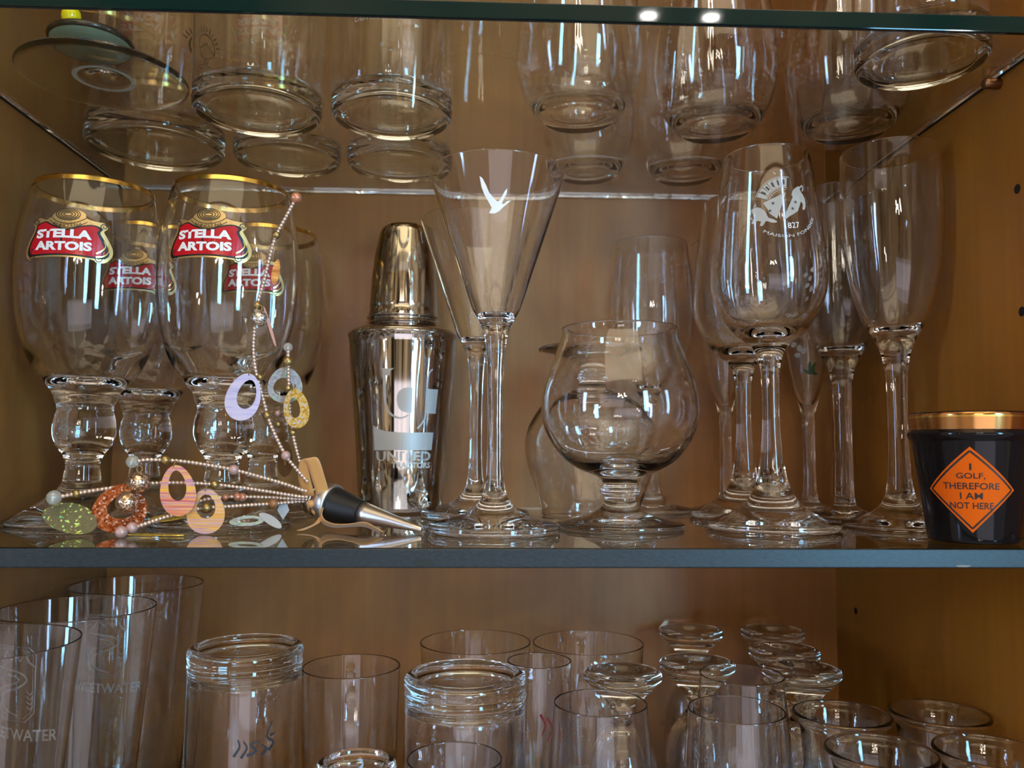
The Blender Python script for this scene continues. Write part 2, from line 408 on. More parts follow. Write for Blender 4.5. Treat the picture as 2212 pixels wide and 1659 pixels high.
def ell2d(cx, cy, a, b, n=28, rot=0.0):
    return [(cx+a*math.cos(t)*math.cos(rot)-b*math.sin(t)*math.sin(rot), cy+a*math.cos(t)*math.sin(rot)+b*math.sin(t)*math.cos(rot)) for t in [2*math.pi*k/n for k in range(n)]]
def wrap(name, art, g, theta, z0, off, material, parent, flipz=None):
    """lay flat artwork (mm) round a turned surface; theta 0 faces straight out of the cabinet"""
    r0 = g.R(z0*MM); vs = []
    for x, y in art[0]:
        z = (z0+y)*MM; r = g.R(z)+off*MM; t = theta+x*MM/r0
        vs.append((r*math.sin(t), -r*math.cos(t), z if flipz is None else flipz*MM-z))
    return mesh_obj(name, vs, art[1], material, parent, False)
# ------------------------------------------------------------------ the cabinet
WX, YB, ZU, TH = 0.2835, 0.2758, 0.24948, 0.009
ZL = -0.200
structure(box('wall_back', (-0.31, YB, -0.26), (0.31, YB+0.012, 0.62), M['wood']))
structure(box('wall_left', (-WX-0.018, -0.02, -0.26), (-WX, YB, 0.62), M['shaded_left_wood']))
def right_wall():
    o = structure(box('wall_right', (WX, -0.02, -0.26), (WX+0.018, YB, 0.62), M['side_wood']))
    for y, z in ((0.0371, 0.1838), (0.0378, 0.1184), (0.0384, 0.053), (0.2412, -0.0737)):
        bm = bmesh.new(); bmesh.ops.create_circle(bm, cap_ends=True, radius=0.0026, segments=20)
        bmesh.ops.rotate(bm, verts=bm.verts, matrix=Matrix.Rotation(-math.pi/2, 3, 'Y'))
        bmesh.ops.translate(bm, verts=bm.verts, vec=(WX-0.0002, y, z))
        bm_obj('peg_hole', bm, M['hole'], o)
right_wall()
structure(box('floor', (-WX, -0.03, ZL-0.018), (WX, YB, ZL), M['wood']))
structure(box('ceiling', (-WX, -0.02, 0.60), (WX, YB, 0.618), M['side_wood']))

def shelf(name, label, z0, edge_mat):
    o = box(name, (-WX+0.0015, 0.0012, z0), (WX-0.0015, YB-0.0012, z0+TH), M['shelf_glass'], bevel=0.0006, seg=1)
    tag(o, label, 'shelf')
    e = box('front_edge', (-WX+0.0015, 0.0, z0+0.0003), (WX-0.0015, 0.0011, z0+TH-0.0003), edge_mat, o, bevel=0.0005, seg=2)
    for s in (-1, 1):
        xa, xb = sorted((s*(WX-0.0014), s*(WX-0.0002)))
        box('side_gap_shade', (xa, 0.0, z0-0.0002), (xb, YB-0.001, z0+TH), M['shadow_gap'], o)  # dark strip laid in the gap to the wall as its shadow
    return o
up = shelf('glass_shelf', 'upper glass shelf with dark green polished edge, seen from below', ZU, M['polished_edge'])
mid = shelf('glass_shelf', 'middle glass shelf with blue-grey ground edge holding stemmed glasses and shaker', -TH, M['ground_edge'])
mid['group'] = up['group'] = 'glass shelves of the cabinet'
def nick(x, w, h, m, z):
    pts = [(x+w*math.cos(t)*(1+0.15*math.sin(3*t)), z+h*math.sin(t)*(1+0.2*math.cos(2*t))) for t in [2*math.pi*k/18 for k in range(18)]]
    bm = bmesh.new(); bm.faces.new([bm.verts.new((a, -0.00015, b)) for a, b in pts])
    bm_obj('edge_chip', bm, m, mid)
nick(-0.0245, 0.0045, 0.0018, M['polished_edge'], -0.0066)
nick(0.2245, 0.0034, 0.0005, M['soft_etch'], -0.0078)
def shelf_pin(loc, label):
    t = empty('shelf_pin', loc); tag(t, label, 'shelf pin', 'bronze shelf pins')
    v, f, _ = lathe_data([(0, 0), (0.0026, 0), (0.003, 0.0006), (0.003, 0.008), (0.0022, 0.0092), (0, 0.0092)], 24)
    o = mesh_obj('peg', [(WX-loc[0]-z, y, x) for x, y, z in v], [q[::-1] for q in f], M['pin'], t)
shelf_pin((WX-0.009, 0.048, ZU-0.0032), 'small bronze shelf pin in right wall under the upper glass shelf')

# ------------------------------------------------------------------ drinking glasses: kinds
G = M['glass']
def base(name, label, cat, loc, rz=0.0, group=None):
    t = empty(name, (loc[0], loc[1], loc[2]+0.0003), rz); return tag(t, label, cat, group)

# 1. gold rimmed beer chalices with a red emblem
chal = Glass([(0, 0.8), (30, 0.3), (38.5, 0), None, (40.3, 0.8), (40.3, 2.2), (38.5, 3.6), (30, 7.5), (20, 14), (13.5, 19.5), (11.6, 22), (10.6, 24), (10.0, 28), (9.4, 34), (11.2, 40), (15.4, 46), (17.3, 53), (16.9, 60), (15.6, 66), (15.6, 69), (17.0, 72.5), (18.0, 76), (21, 80.5), (29.4, 91), (35, 104), (39.4, 122), (41.4, 145), (40.6, 166), (38.0, 183), (33.6, 200)],
             [(32.2, 200), (36.6, 183), (39.2, 166), (40.0, 145), (37.9, 122), (32.8, 104), (25, 92.5), (18, 86), (9, 83.5), (0, 83)])
def cartouche(root, g, theta):
    em = None
    k = 0.0935   # mm per drawing unit
    def P(*p): return [((x-430)*k, (505-y)*k) for x, y in p]
    plate = cr(P((205, 385), (250, 350), (300, 362), (330, 345), (352, 320), (400, 296), (470, 292), (528, 315), (540, 345), (590, 360), (640, 365), (660, 395), (640, 420), (655, 450), (690, 520), (688, 570), (650, 612), (600, 612), (580, 600), (430, 592), (250, 596), (215, 610), (178, 590), (172, 545), (190, 490), (222, 430), (222, 400), (205, 385)), 4)[:-1]
    Z0 = 158.5
    em = wrap('emblem', poly2d(plate, 2.2), g, theta, Z0, 0.10, M['pale_gold'], root)
    dark = cr(P((240, 392), (300, 372), (345, 392), (430, 418), (520, 392), (585, 384), (632, 402), (618, 430), (640, 470), (672, 540), (660, 580), (610, 592), (430, 582), (250, 586), (205, 590), (186, 560), (202, 500), (232, 440), (240, 392)), 4)[:-1]
    wrap('border', poly2d(dark, 2.2), g, theta, Z0, 0.16, M['black_print'], em)
    red = cr(P((246, 398), (300, 380), (345, 402), (430, 428), (520, 402), (585, 392), (612, 412), (600, 430), (622, 475), (648, 545), (634, 578), (590, 580), (430, 572), (250, 576), (220, 576), (204, 552), (216, 500), (244, 445), (246, 398)), 4)[:-1]
    wrap('red_field', poly2d(red, 2.2), g, theta, Z0, 0.22, M['red'], em)
    t1 = text2d('STELLA', 5.2, bold=0.05, width=30.5); t2 = text2d('ARTOIS', 5.2, bold=0.05, width=31.0)
    bend = lambda t, c: ([(x, y-c*x*x) for x, y in t[0]], t[1])
    wrap('lettering', join2d(move2d(bend(t1, 0.002), -1.8, 5.4), move2d(bend(t2, -0.001), -1.8, -1.8)), g, theta, Z0, 0.30, M['white'], em)
    # scrolls, crest rings and the lettered ribbon above the red field
    sc = []
    def spiral(cx, cy, r, turns, a0, sgn):
        return strip2d([((cx-430)*k+r*(1-t*0.8)*math.cos(a0+sgn*t*turns*6.283), (505-cy)*k+r*(1-t*0.8)*math.sin(a0+sgn*t*turns*6.283)) for t in [i/22 for i in range(23)]], 0.5, 0.25)
    for cx, cy, r, a0, sg in ((232, 378, 2.1, -1.2, 1), (640, 388, 2.0, 3.9, -1), (222, 585, 2.2, 0.4, -1), (618, 590, 2.2, 2.6, 1), (652, 560, 2.4, 1.2, 1), (205, 548, 1.8, 0.6, -1)):
        sc.append(spiral(cx, cy, r, 1.3, a0, sg))
    for a, b in ((6.6, 3.4), (5.4, 2.6), (4.0, 1.8), (2.4, 1.0)):
        p = ell2d((432-430)*k, (505-326)*k, a, b, 30); sc.append(strip2d(p+p[:1], 0.42))
    rib = [((x-430)*k, (505-y)*k) for x, y in cr([(325, 352), (370, 386), (430, 400), (490, 388), (545, 356)], 5)]
    sc.append(strip2d([(x, y+1.4) for x, y in rib], 0.3)); sc.append(strip2d([(x, y-1.2) for x, y in rib], 0.3))
    t3 = text2d('ANNO 1366', 1.7, bold=0.0, width=15.5)
    sc.append(([(x, y+9.9+0.028*x*x) for x, y in t3[0]], t3[1]))
    wrap('scrollwork', join2d(*sc), g, theta, Z0, 0.32, M['black_print'], em)
    hl = [strip2d([((x-430)*k, (505-y)*k) for x, y in cr(q, 4)], 0.9, 0.3) for q in ([(600, 560), (630, 540), (650, 510), (640, 480)], [(600, 582), (640, 572), (668, 540), (662, 500)])]
    wrap('flourish', join2d(*hl), g, theta, Z0, 0.34, M['gold'], em)
def make_chalice(label, loc):
    t = base('beer_chalice', label, 'glass', loc, 0, 'gold-rimmed beer chalices')
    chal.build(t, [('foot', 23), ('stem', 78), ('bowl', 999)], {'foot': G, 'stem': G, 'bowl': G})
    lathe('rim_band', [((chal.R(z*MM)+0.00012) if k == 0 else chal.R(z*MM)+0.00012, z*MM) for k, z in enumerate((197.6, 198.4, 199.2, 200))]+[(0.0335, 0.2009), (0.0329, 0.2010), (0.0321, 0.2004)], M['gold'], t)
    cartouche(t, chal, math.radians(5))
    # cut star at the heart of the stem
    V, Fc = [], []
    for i in range(26):
        a = 2*math.pi*i/26; L = 0.0085*(0.7+0.3*((i*7) % 5)/4)
        c, s = math.cos(a), math.sin(a); o = len(V)
        V += [(0.0012*c-0.00018*s, -0.006, 0.0535+0.0012*s+0.00018*c), (0.0012*c+0.00018*s, -0.006, 0.0535+0.0012*s-0.00018*c), (L*c, -0.0078, 0.0535+L*s)]; Fc.append([o, o+1, o+2])
    mesh_obj('cut_star', V, Fc, M['soft_etch'], t, False)
    return t
A0 = make_chalice('gold-rimmed beer chalice with red emblem at far left of front row', (-0.2358, 0.1262, 0))
for lab, loc in (('gold-rimmed red-emblem beer chalice directly behind the bead sprays and stopper', (-0.1522, 0.1220, 0)),
                 ('gold-rimmed beer chalice in back row behind the far left chalice', (-0.2375, 0.2225, 0)),
                 ('gold-rimmed beer chalice in back row, nearer the steel shaker', (-0.1545, 0.2230, 0))):
    c = copy_tree(A0); c.location = (loc[0], loc[1], 0.0003); c['label'] = lab
    if loc[0] > -0.2: c.rotation_euler.z = math.radians(-6)

# 2. cone cocktail glasses
mart = Glass([(0, 0.6), (30, 0.2), (34, 0), None, (35.6, 0.8), (35.8, 2.6), (34.6, 4.6), (26, 6.8), (16, 10), (10.5, 14), (7.2, 19), (5.3, 26), (4.5, 36), (4.2, 52), (4.3, 75), (4.9, 92), (6.2, 106), (9.2, 114), (13.4, 122), None, (38.6, 199)],
             [(37.6, 199), None, (12.9, 124), (10.2, 119.5), (6, 117), (0, 116.4)])
def make_martini(label, loc, bird):
    t = base('cocktail_glass', label, 'glass', loc, 0, 'cone-shaped cocktail glasses')
    mart.build(t, [('foot', 13), ('stem', 113), ('bowl', 999)], G)
    sw = []
    for i in range(40):
        a = 2*math.pi*i/40; vs = []
    if bird:
        q = [(1205, 1150), (1222, 1165), (1240, 1205), (1258, 1250), (1285, 1280), (1306, 1300), (1320, 1298), (1340, 1265), (1352, 1240), (1367, 1222), (1366, 1250), (1350, 1285), (1336, 1312), (1350, 1315), (1372, 1296), (1398, 1290), (1375, 1310), (1345, 1335), (1320, 1358), (1290, 1371), (1252, 1369), (1262, 1352), (1272, 1338), (1250, 1300), (1228, 1262), (1212, 1215)]
        k = 0.0835
        wrap('emblem', poly2d([((x-1300)*k, (1270-y)*k) for x, y in q], 2.0), mart, math.radians(-2), 176.5, 0.1, M['white'], t)
    return t
make_martini('cone cocktail glass with white flying bird print at the shelf front', (0.0090, 0.0750, 0), True)
make_martini('plain cone cocktail glass between steel shaker and bird-print glass', (-0.0020, 0.1740, 0), False)

# 3. brandy snifters, one upright and one upside down
snif = Glass([(0, 1.2), (30, 0.4), (35, 0), None, (36.6, 0.6), (36.8, 1.8), (35.5, 2.8), (25, 5.0), (14, 9.5), (9.6, 14), (9.0, 17.5), (11.2, 19.2), (11.8, 20.8), (11.2, 22.2), (9.8, 23.8), (10.2, 26.5), (14, 29.5), (23, 33), (33, 39.5), (41.5, 51), (45.2, 61), (46.2, 69), (45.2, 79), (42.4, 89), (38, 101), (34.6, 111), (34.2, 116)],
             [(32.8, 116), (33.0, 111), (36.4, 101), (40.8, 89), (43.6, 79), (44.6, 69), (43.4, 61), (39.5, 52.5), (31, 42.5), (21, 37), (9, 34.6), (0, 34.2)])
t = base('brandy_snifter', 'upright brandy snifter with frosted foot at the front of the middle shelf', 'glass', (0.0828, 0.1045, 0), 0, 'brandy snifters')
snif.build(t, [('foot', 14), ('stem', 27), ('bowl', 999)], {'foot': M['satin_glass'], 'stem': G, 'bowl': G})
t = base('brandy_snifter', 'brandy snifter standing upside down behind the upright snifter', 'glass', (0.0785, 0.1985, 0), 0, 'brandy snifters')
snif.build(t, [('foot', 14), ('stem', 27), ('bowl', 999)], G, flip=117)

# 4. tasting goblets, the front one with an etched crest
gob = Glass([(0, 1.2), (30, 0.4), (35, 0), None, (37.0, 1.0), (37.2, 3.0), (36, 4.8), (28, 7.2), (20.5, 11), (16.5, 14.5), (12.5, 19), (9.6, 25), (7.6, 33), (6.2, 43), (5.2, 56), (4.8, 70), (5.2, 88), (6.4, 97), (9.2, 104), (15, 109.5), (21, 114.5), (27.5, 124.5), (31.8, 135), (33.3, 146), (32.6, 158), (30.9, 174), (27.6, 198), (24.8, 218)],
            [(23.3, 218), (26.1, 198), (29.4, 174), (31.1, 158), (31.7, 146), (30.0, 136), (25.5, 126), (18.5, 117.5), (9, 113), (0, 112)])
def make_goblet(label, loc, crest):
    t = base('tasting_goblet', label, 'glass', loc, 0, 'tall tasting goblets')
    gob.build(t, [('foot', 19), ('stem', 107), ('bowl', 999)], G)
    if crest:
        th = math.radians(-10); E = []
        k = 0.0884
        def P(*p): return [((x-600)*k, (1300-y)*k) for x, y in p]
        ax_, ay_, rot = (655-600)*k, (1300-1310)*k, 0.0
        def arc(R, a0, a1, n=20): return [(ax_+R*math.cos(math.radians(a0+(a1-a0)*i/n)), ay_+R*math.sin(math.radians(a0+(a1-a0)*i/n))) for i in range(n+1)]
        R1 = 15.2
        E.append(strip2d(arc(R1+1.9, 160, 78), 0.45)); E.append(strip2d(arc(R1-4.6, 160, 80), 0.45)); E.append(strip2d(arc(R1-5.8, 158, 82), 0.3))
        for i in range(7):
            a = 159-78*i/7; E.append(strip2d(arc(R1-1.4, a, a-9.6, 5), 5.4))
        E.append(poly2d(P((520, 1290), (665, 1222), (600, 1398), (556, 1360), (545, 1330)), 1.6))
        E.append(poly2d(P((712, 1245), (758, 1225), (760, 1290), (735, 1345), (632, 1412), (645, 1380)), 1.6))
        E.append(poly2d(cr(P((700, 1240), (716, 1205), (738, 1188), (755, 1176), (772, 1180), (768, 1200), (785, 1225), (800, 1260), (800, 1300), (786, 1330), (770, 1326), (778, 1296), (765, 1280), (748, 1300), (735, 1318), (728, 1306), (738, 1280), (722, 1262)), 2), 1.6))
        E.append(poly2d(cr(P((452, 1322), (478, 1312), (506, 1322), (536, 1352), (550, 1388), (580, 1402), (602, 1420), (572, 1424), (540, 1410), (528, 1424), (516, 1440), (500, 1436), (508, 1412), (484, 1404), (470, 1420), (452, 1416), (462, 1392), (476, 1372), (456, 1352)), 2), 1.6))
        E.append(strip2d(cr(P((452, 1335), (440, 1322), (446, 1345), (440, 1372), (458, 1392)), 3), 0.6))
        E.append(strip2d(cr(P((772, 1182), (790, 1168), (796, 1190), (784, 1206)), 3), 0.7))
        wrap('crest', join2d(*E), gob, th, 181.5, 0.10, M['crest_etch'], t)
        dk = []
        for x, y in P((580, 1295), (560, 1345), (724, 1285), (700, 1330)):
            st = [(x+(1.2 if i % 2 == 0 else 0.5)*math.cos(i*math.pi/5+1.57), y+(1.2 if i % 2 == 0 else 0.5)*math.sin(i*math.pi/5+1.57)) for i in range(10)]
            dk.append(poly2d(st, 3))
        for i in range(5):
            a = 146-14*i
            dk.append(strip2d([(ax_+r*math.cos(math.radians(a)), ay_+r*math.sin(math.radians(a))) for r in (R1-2.8, R1+0.2)], 1.0))
        wrap('crest_detail', join2d(*dk), gob, th, 181.5, 0.2, M['dark_print'], t)
        wrap('date', move2d(text2d('1827', 3.3, bold=0.0, width=8), 8.0, -12.4, 0.12), gob, th, 181.5, 0.1, M['white'], t)
        tx = text2d('MAISON FONDÉE', 2.2, bold=0.0, width=34)
        R0 = 19.0; V = []
        for x, y in tx[0]:
            a = x/R0+0.30; V.append((4.0+(R0-y)*math.sin(a), 0.5-(R0-y)*math.cos(a)))
        wrap('motto', (V, tx[1]), gob, th, 181.5, 0.1, M['etch'], t)
    return t
make_goblet('tall tasting goblet with etched crest and motto at the shelf front', (0.1692, 0.0938, 0), True)
make_goblet('plain tasting goblet standing behind the crest-etched goblet', (0.1815, 0.1810, 0), False)

# 5. champagne flutes and slim V flutes
flu = Glass([(0, 0.8), (28, 0.3), (31.5, 0), None, (33, 0.8), (33, 2), (31.5, 3.2), (22, 6), (14, 10.5), (9.6, 16), (7.4, 24), (6.1, 38), (5.6, 56), (5.8, 78), (6.6, 93), (8.6, 105), (13.2, 115.5), (18.6, 125), (24, 143), (27.8, 166), (29.6, 192), (28.9, 229)],
            [(27.9, 229), (28.6, 192), (26.8, 166), (22.9, 144), (17.2, 127.5), (12.5, 121), (6, 117.8), (0, 117)])
t = base('champagne_flute', 'clear champagne flute at far right between crest goblet and black shot glass', 'glass', (0.2528, 0.1106, 0), 0, 'tall champagne flutes')
flu.build(t, [('foot', 16), ('stem', 106), ('bowl', 999)], G)
flu2 = Glass([(0, 0.8), (24, 0.3), (26.5, 0), None, (28, 0.7), (28, 1.6), (26.5, 2.4), (16, 4), (9.5, 6.5), (7, 10), (6.2, 20), (5.8, 45), (6, 75), (6.8, 92), (9, 103), (14, 113), (20.5, 126), (24.5, 145), (26, 170), (25.8, 202), (25, 229)],
             [(24, 229), (24.8, 202), (25, 170), (23.4, 146), (19, 128), (14, 119), (7, 115.5), (0, 115)])
t = base('champagne_flute', 'slightly frosted champagne flute between the crest goblet and the far right flute', 'glass', (0.2535, 0.1880, 0), 0, 'tall champagne flutes')
flu2.build(t, [('foot', 9), ('stem', 100), ('bowl', 999)], {'foot': G, 'stem': G, 'bowl': M['satin_glass']})
def leafy(root, g, th0, z0, petals, leaves):
    a = [move2d((ell2d(0, 0, 2.6, 1.9, 14), [list(range(14))]), x, y, r) for x, y, r in petals]
    if a: wrap('painted_petal', join2d(*a), g, th0, z0, 0.12, M['petal'], root)
    b = [move2d((ell2d(0, 0, 4.0, 1.2, 14), [list(range(14))]), x, y, r) for x, y, r in leaves]
    if b: wrap('painted_leaf', join2d(*b), g, th0, z0, 0.12, M['leaf'], root)
leafy(t, flu2, math.radians(-62), 150, [(-3, 14, .4), (2, 10, 1.2), (-1, 4, .2), (4, 0, 1.9), (0, -8, .7), (5, 18, .3)], [])
vfl = Glass([(0, 0.6), (22, 0.2), (24, 0), None, (25, 0.6), (25, 1.4), (23.5, 2.2), (14, 3.6), (8, 6), (5.6, 10), (4.6, 22), (4.3, 45), (4.5, 64), (5.4, 74), (7.2, 82), (11, 98), (15.5, 124), (20, 155), (23.5, 190), (24.5, 205)],
            [(23.5, 205), (22.5, 190), (19, 155), (14.5, 124), (10, 100), (6, 87), (2.5, 81), (0, 80)])
t = base('flower_flute', 'slim flute with painted white petals and green leaf in the back right corner', 'glass', (0.2530, 0.2470, 0), 0, 'slim tapered flutes')
vfl.build(t, [('foot', 7), ('stem', 76), ('bowl', 999)], G)
leafy(t, vfl, math.radians(-34), 118, [(-6, 8, .5), (-2, 5, 1.4), (-4, 0, .1), (1, 3, .9)], [(6, -12, .2), (8, -9, .9), (3, -13, -.5), (9, -14, -.2), (5, -9, 1.5)])
t = base('slim_flute', 'slim tapered flute at the back wall behind the plain tasting goblet', 'glass', (0.1890, 0.2490, 0), 0, 'slim tapered flutes')
vfl.build(t, [('foot', 7), ('stem', 76), ('bowl', 999)], G)
# 6. wine glass at the back
wine = Glass([(0, 0.8), (28, 0.3), (31, 0), None, (32, 0.7), (32, 1.6), (30, 2.6), (18, 4.6), (10, 8), (6.4, 13), (5, 22), (4.4, 40), (4.6, 66), (5.6, 80), (9, 88), (16, 96), (23.5, 108), (29.5, 124), (32.2, 144), (31.4, 166), (28, 202)],
             [(26.9, 202), (30.2, 166), (31.0, 144), (28.2, 125), (22, 110), (14.5, 99), (7, 93.5), (0, 92)])
t = base('wine_glass', 'tall tulip wine glass at the back wall above the snifters', 'glass', (0.1300, 0.2405, 0))
wine.build(t, [('foot', 9), ('stem', 82), ('bowl', 999)], G)

# 7. steel cocktail shaker
def make_shaker(loc):
    t = base('cocktail_shaker', 'polished steel cocktail shaker with sandblasted logo between chalices and cocktail glasses', 'shaker', loc)
    bp = [(0, 0.2), (26, 0), None, (29, 0.8), (29.6, 2.2), None, (31.2, 20), (34.0, 60), (37.0, 95), (39.2, 124), None, (40.2, 126), (40.4, 127.2), (39.8, 128.2)]
    g = Glass(bp, [(39.2, 128.2), (38.6, 127.5), (20, 127.4), (0, 127.4)])
    lathe('body', [(r*MM, z*MM) for r, z in cr(bp, 6)]+[(0, 0.1282)], M['steel'], t, 96)
    lathe('strainer_lid', [(r*MM, z*MM) for r, z in cr([(0, 127), (38.9, 127), None, (38.9, 128.6), (37.5, 130.2), (33, 132.4), (28, 135.2), (25.4, 138.5), None, (25.2, 141), (0, 141)], 5)], M['steel'], t, 96)
    lathe('cap', [(r*MM, z*MM) for r, z in cr([(0, 138.6), (23.6, 138.6), None, (24.8, 139.2), (25.0, 140.4), None, (24.7, 146.5), None, (24.55, 146.9), (24.7, 147.3), None, (24.2, 160), (23.4, 174), (21.6, 188), (19.4, 200), (18.0, 205.5), (15.4, 208.8), (11, 210), (0, 210.3)], 5)], M['cap_steel'], t, 96)
    k = 0.1096; th = math.radians(7.5)
    def P(*p): return [((x-690)*k, (350-y)*k) for x, y in p]
    E = []
    E.append(strip2d(P((470, 132), (865, 132)), 0.7))
    E.append(strip2d(cr(P((565, 132), (566, 250), (570, 340), (582, 390), (610, 425), (655, 445), (690, 440), (718, 425)), 4), 2.2, 0.9))
    E.append(poly2d(P((545, 134), (625, 134), (605, 150), (596, 180), (570, 180), (565, 150)), 2))
    E.append(strip2d(cr(P((865, 132), (842, 160), (832, 230), (832, 420), (815, 470), (780, 510)), 4), 0.9, 1.0))
    E.append(poly2d(cr(P((740, 254), (690, 256), (655, 280), (642, 320), (650, 370), (672, 400), (720, 412), (740, 412)), 3), 2.5))
    E.append(poly2d(P((838, 258), (918, 258), (914, 412), (836, 412)), 2.5))
    E.append(poly2d(cr(P((480, 490), (520, 515), (580, 530)), 3)+cr(P((580, 530), (700, 536), (905, 533)), 3)+P((898, 645), (482, 648)), 2.5))
    E.append(move2d(text2d('UNITED', 6.6, bold=0.03, width=43), 0.5, -36.6))
    E.append(move2d(text2d('TRACTORS', 4.0, bold=0.03, width=31), 6.5, -42.8))
    wrap('logo', join2d(*E), g, th, 76.5, 0.08, M['steel_etch'], t)
    return t
make_shaker((-0.0560, 0.2270, 0))

# 8. black shot glass with an orange diamond
sg = Glass([(0, 0.6), (18, 0), None, (20, 0.6), (20.6, 1.8), None, (23.4, 24), (26.8, 50), None, (27.9, 51.4), (28.5, 52.9), (28.3, 54.2), (27.2, 55.0), None, (26.9, 55.4), None, (28.0, 63.5)],
           [(26.6, 63.5), (25.6, 54), (22, 26), (18.5, 9), (10, 6), (0, 5.6)], n=4)
t = base('shot_glass', 'black shot glass with gold rim and orange diamond slogan at the right end', 'shot glass', (0.2480, 0.0305, 0))
sg.build(t, [('bowl', 999)], M['black_glass'])
lathe('rim_band', [(sg.R(z*MM)+0.00015, z*MM) for z in (55.6, 57, 59.2, 59.6, 61.6, 63.4)]+[(0.0273, 0.0643), (0.0266, 0.0637)], mat('copper_gold_band', (0.62, 0.30, 0.10), rough=0.16, metal=1.0), t)
lathe('rim_line', [(sg.R(z*MM)+0.00022, z*MM) for z in (61.5, 61.9, 62.3)], M['gold'], t)
th = math.radians(-31)
em = wrap('emblem', poly2d([(0, 20.6), (20.2, 0), (0, -20.6), (-20.2, 0)], 2), sg, th, 26.5, 0.10, M['orange'], t)
def dia(r, w): return join2d(*[strip2d([(a[0]+(b[0]-a[0])*i/8, a[1]+(b[1]-a[1])*i/8) for i in range(9)], w) for a, b in (((0, r), (r, 0)), ((r, 0), (0, -r)), ((0, -r), (-r, 0)), ((-r, 0), (0, r)))])
wrap('border', dia(18.6, 0.9), sg, th, 26.5, 0.16, M['black_print'], em)
L = []
for s, y, wd in (('I', 11.0, 0.9), ('GOLF,', 6.5, 12.0), ('THEREFORE', 1.8, 24.5), ('I AM', -2.9, 9.8), ('NOT HERE', -7.6, 19.6)):
    L.append(move2d(text2d(s, 3.2, bold=0.016, width=wd), 0, y))
wrap('lettering', join2d(*L), sg, th, 26.5, 0.18, M['black_print'], em)

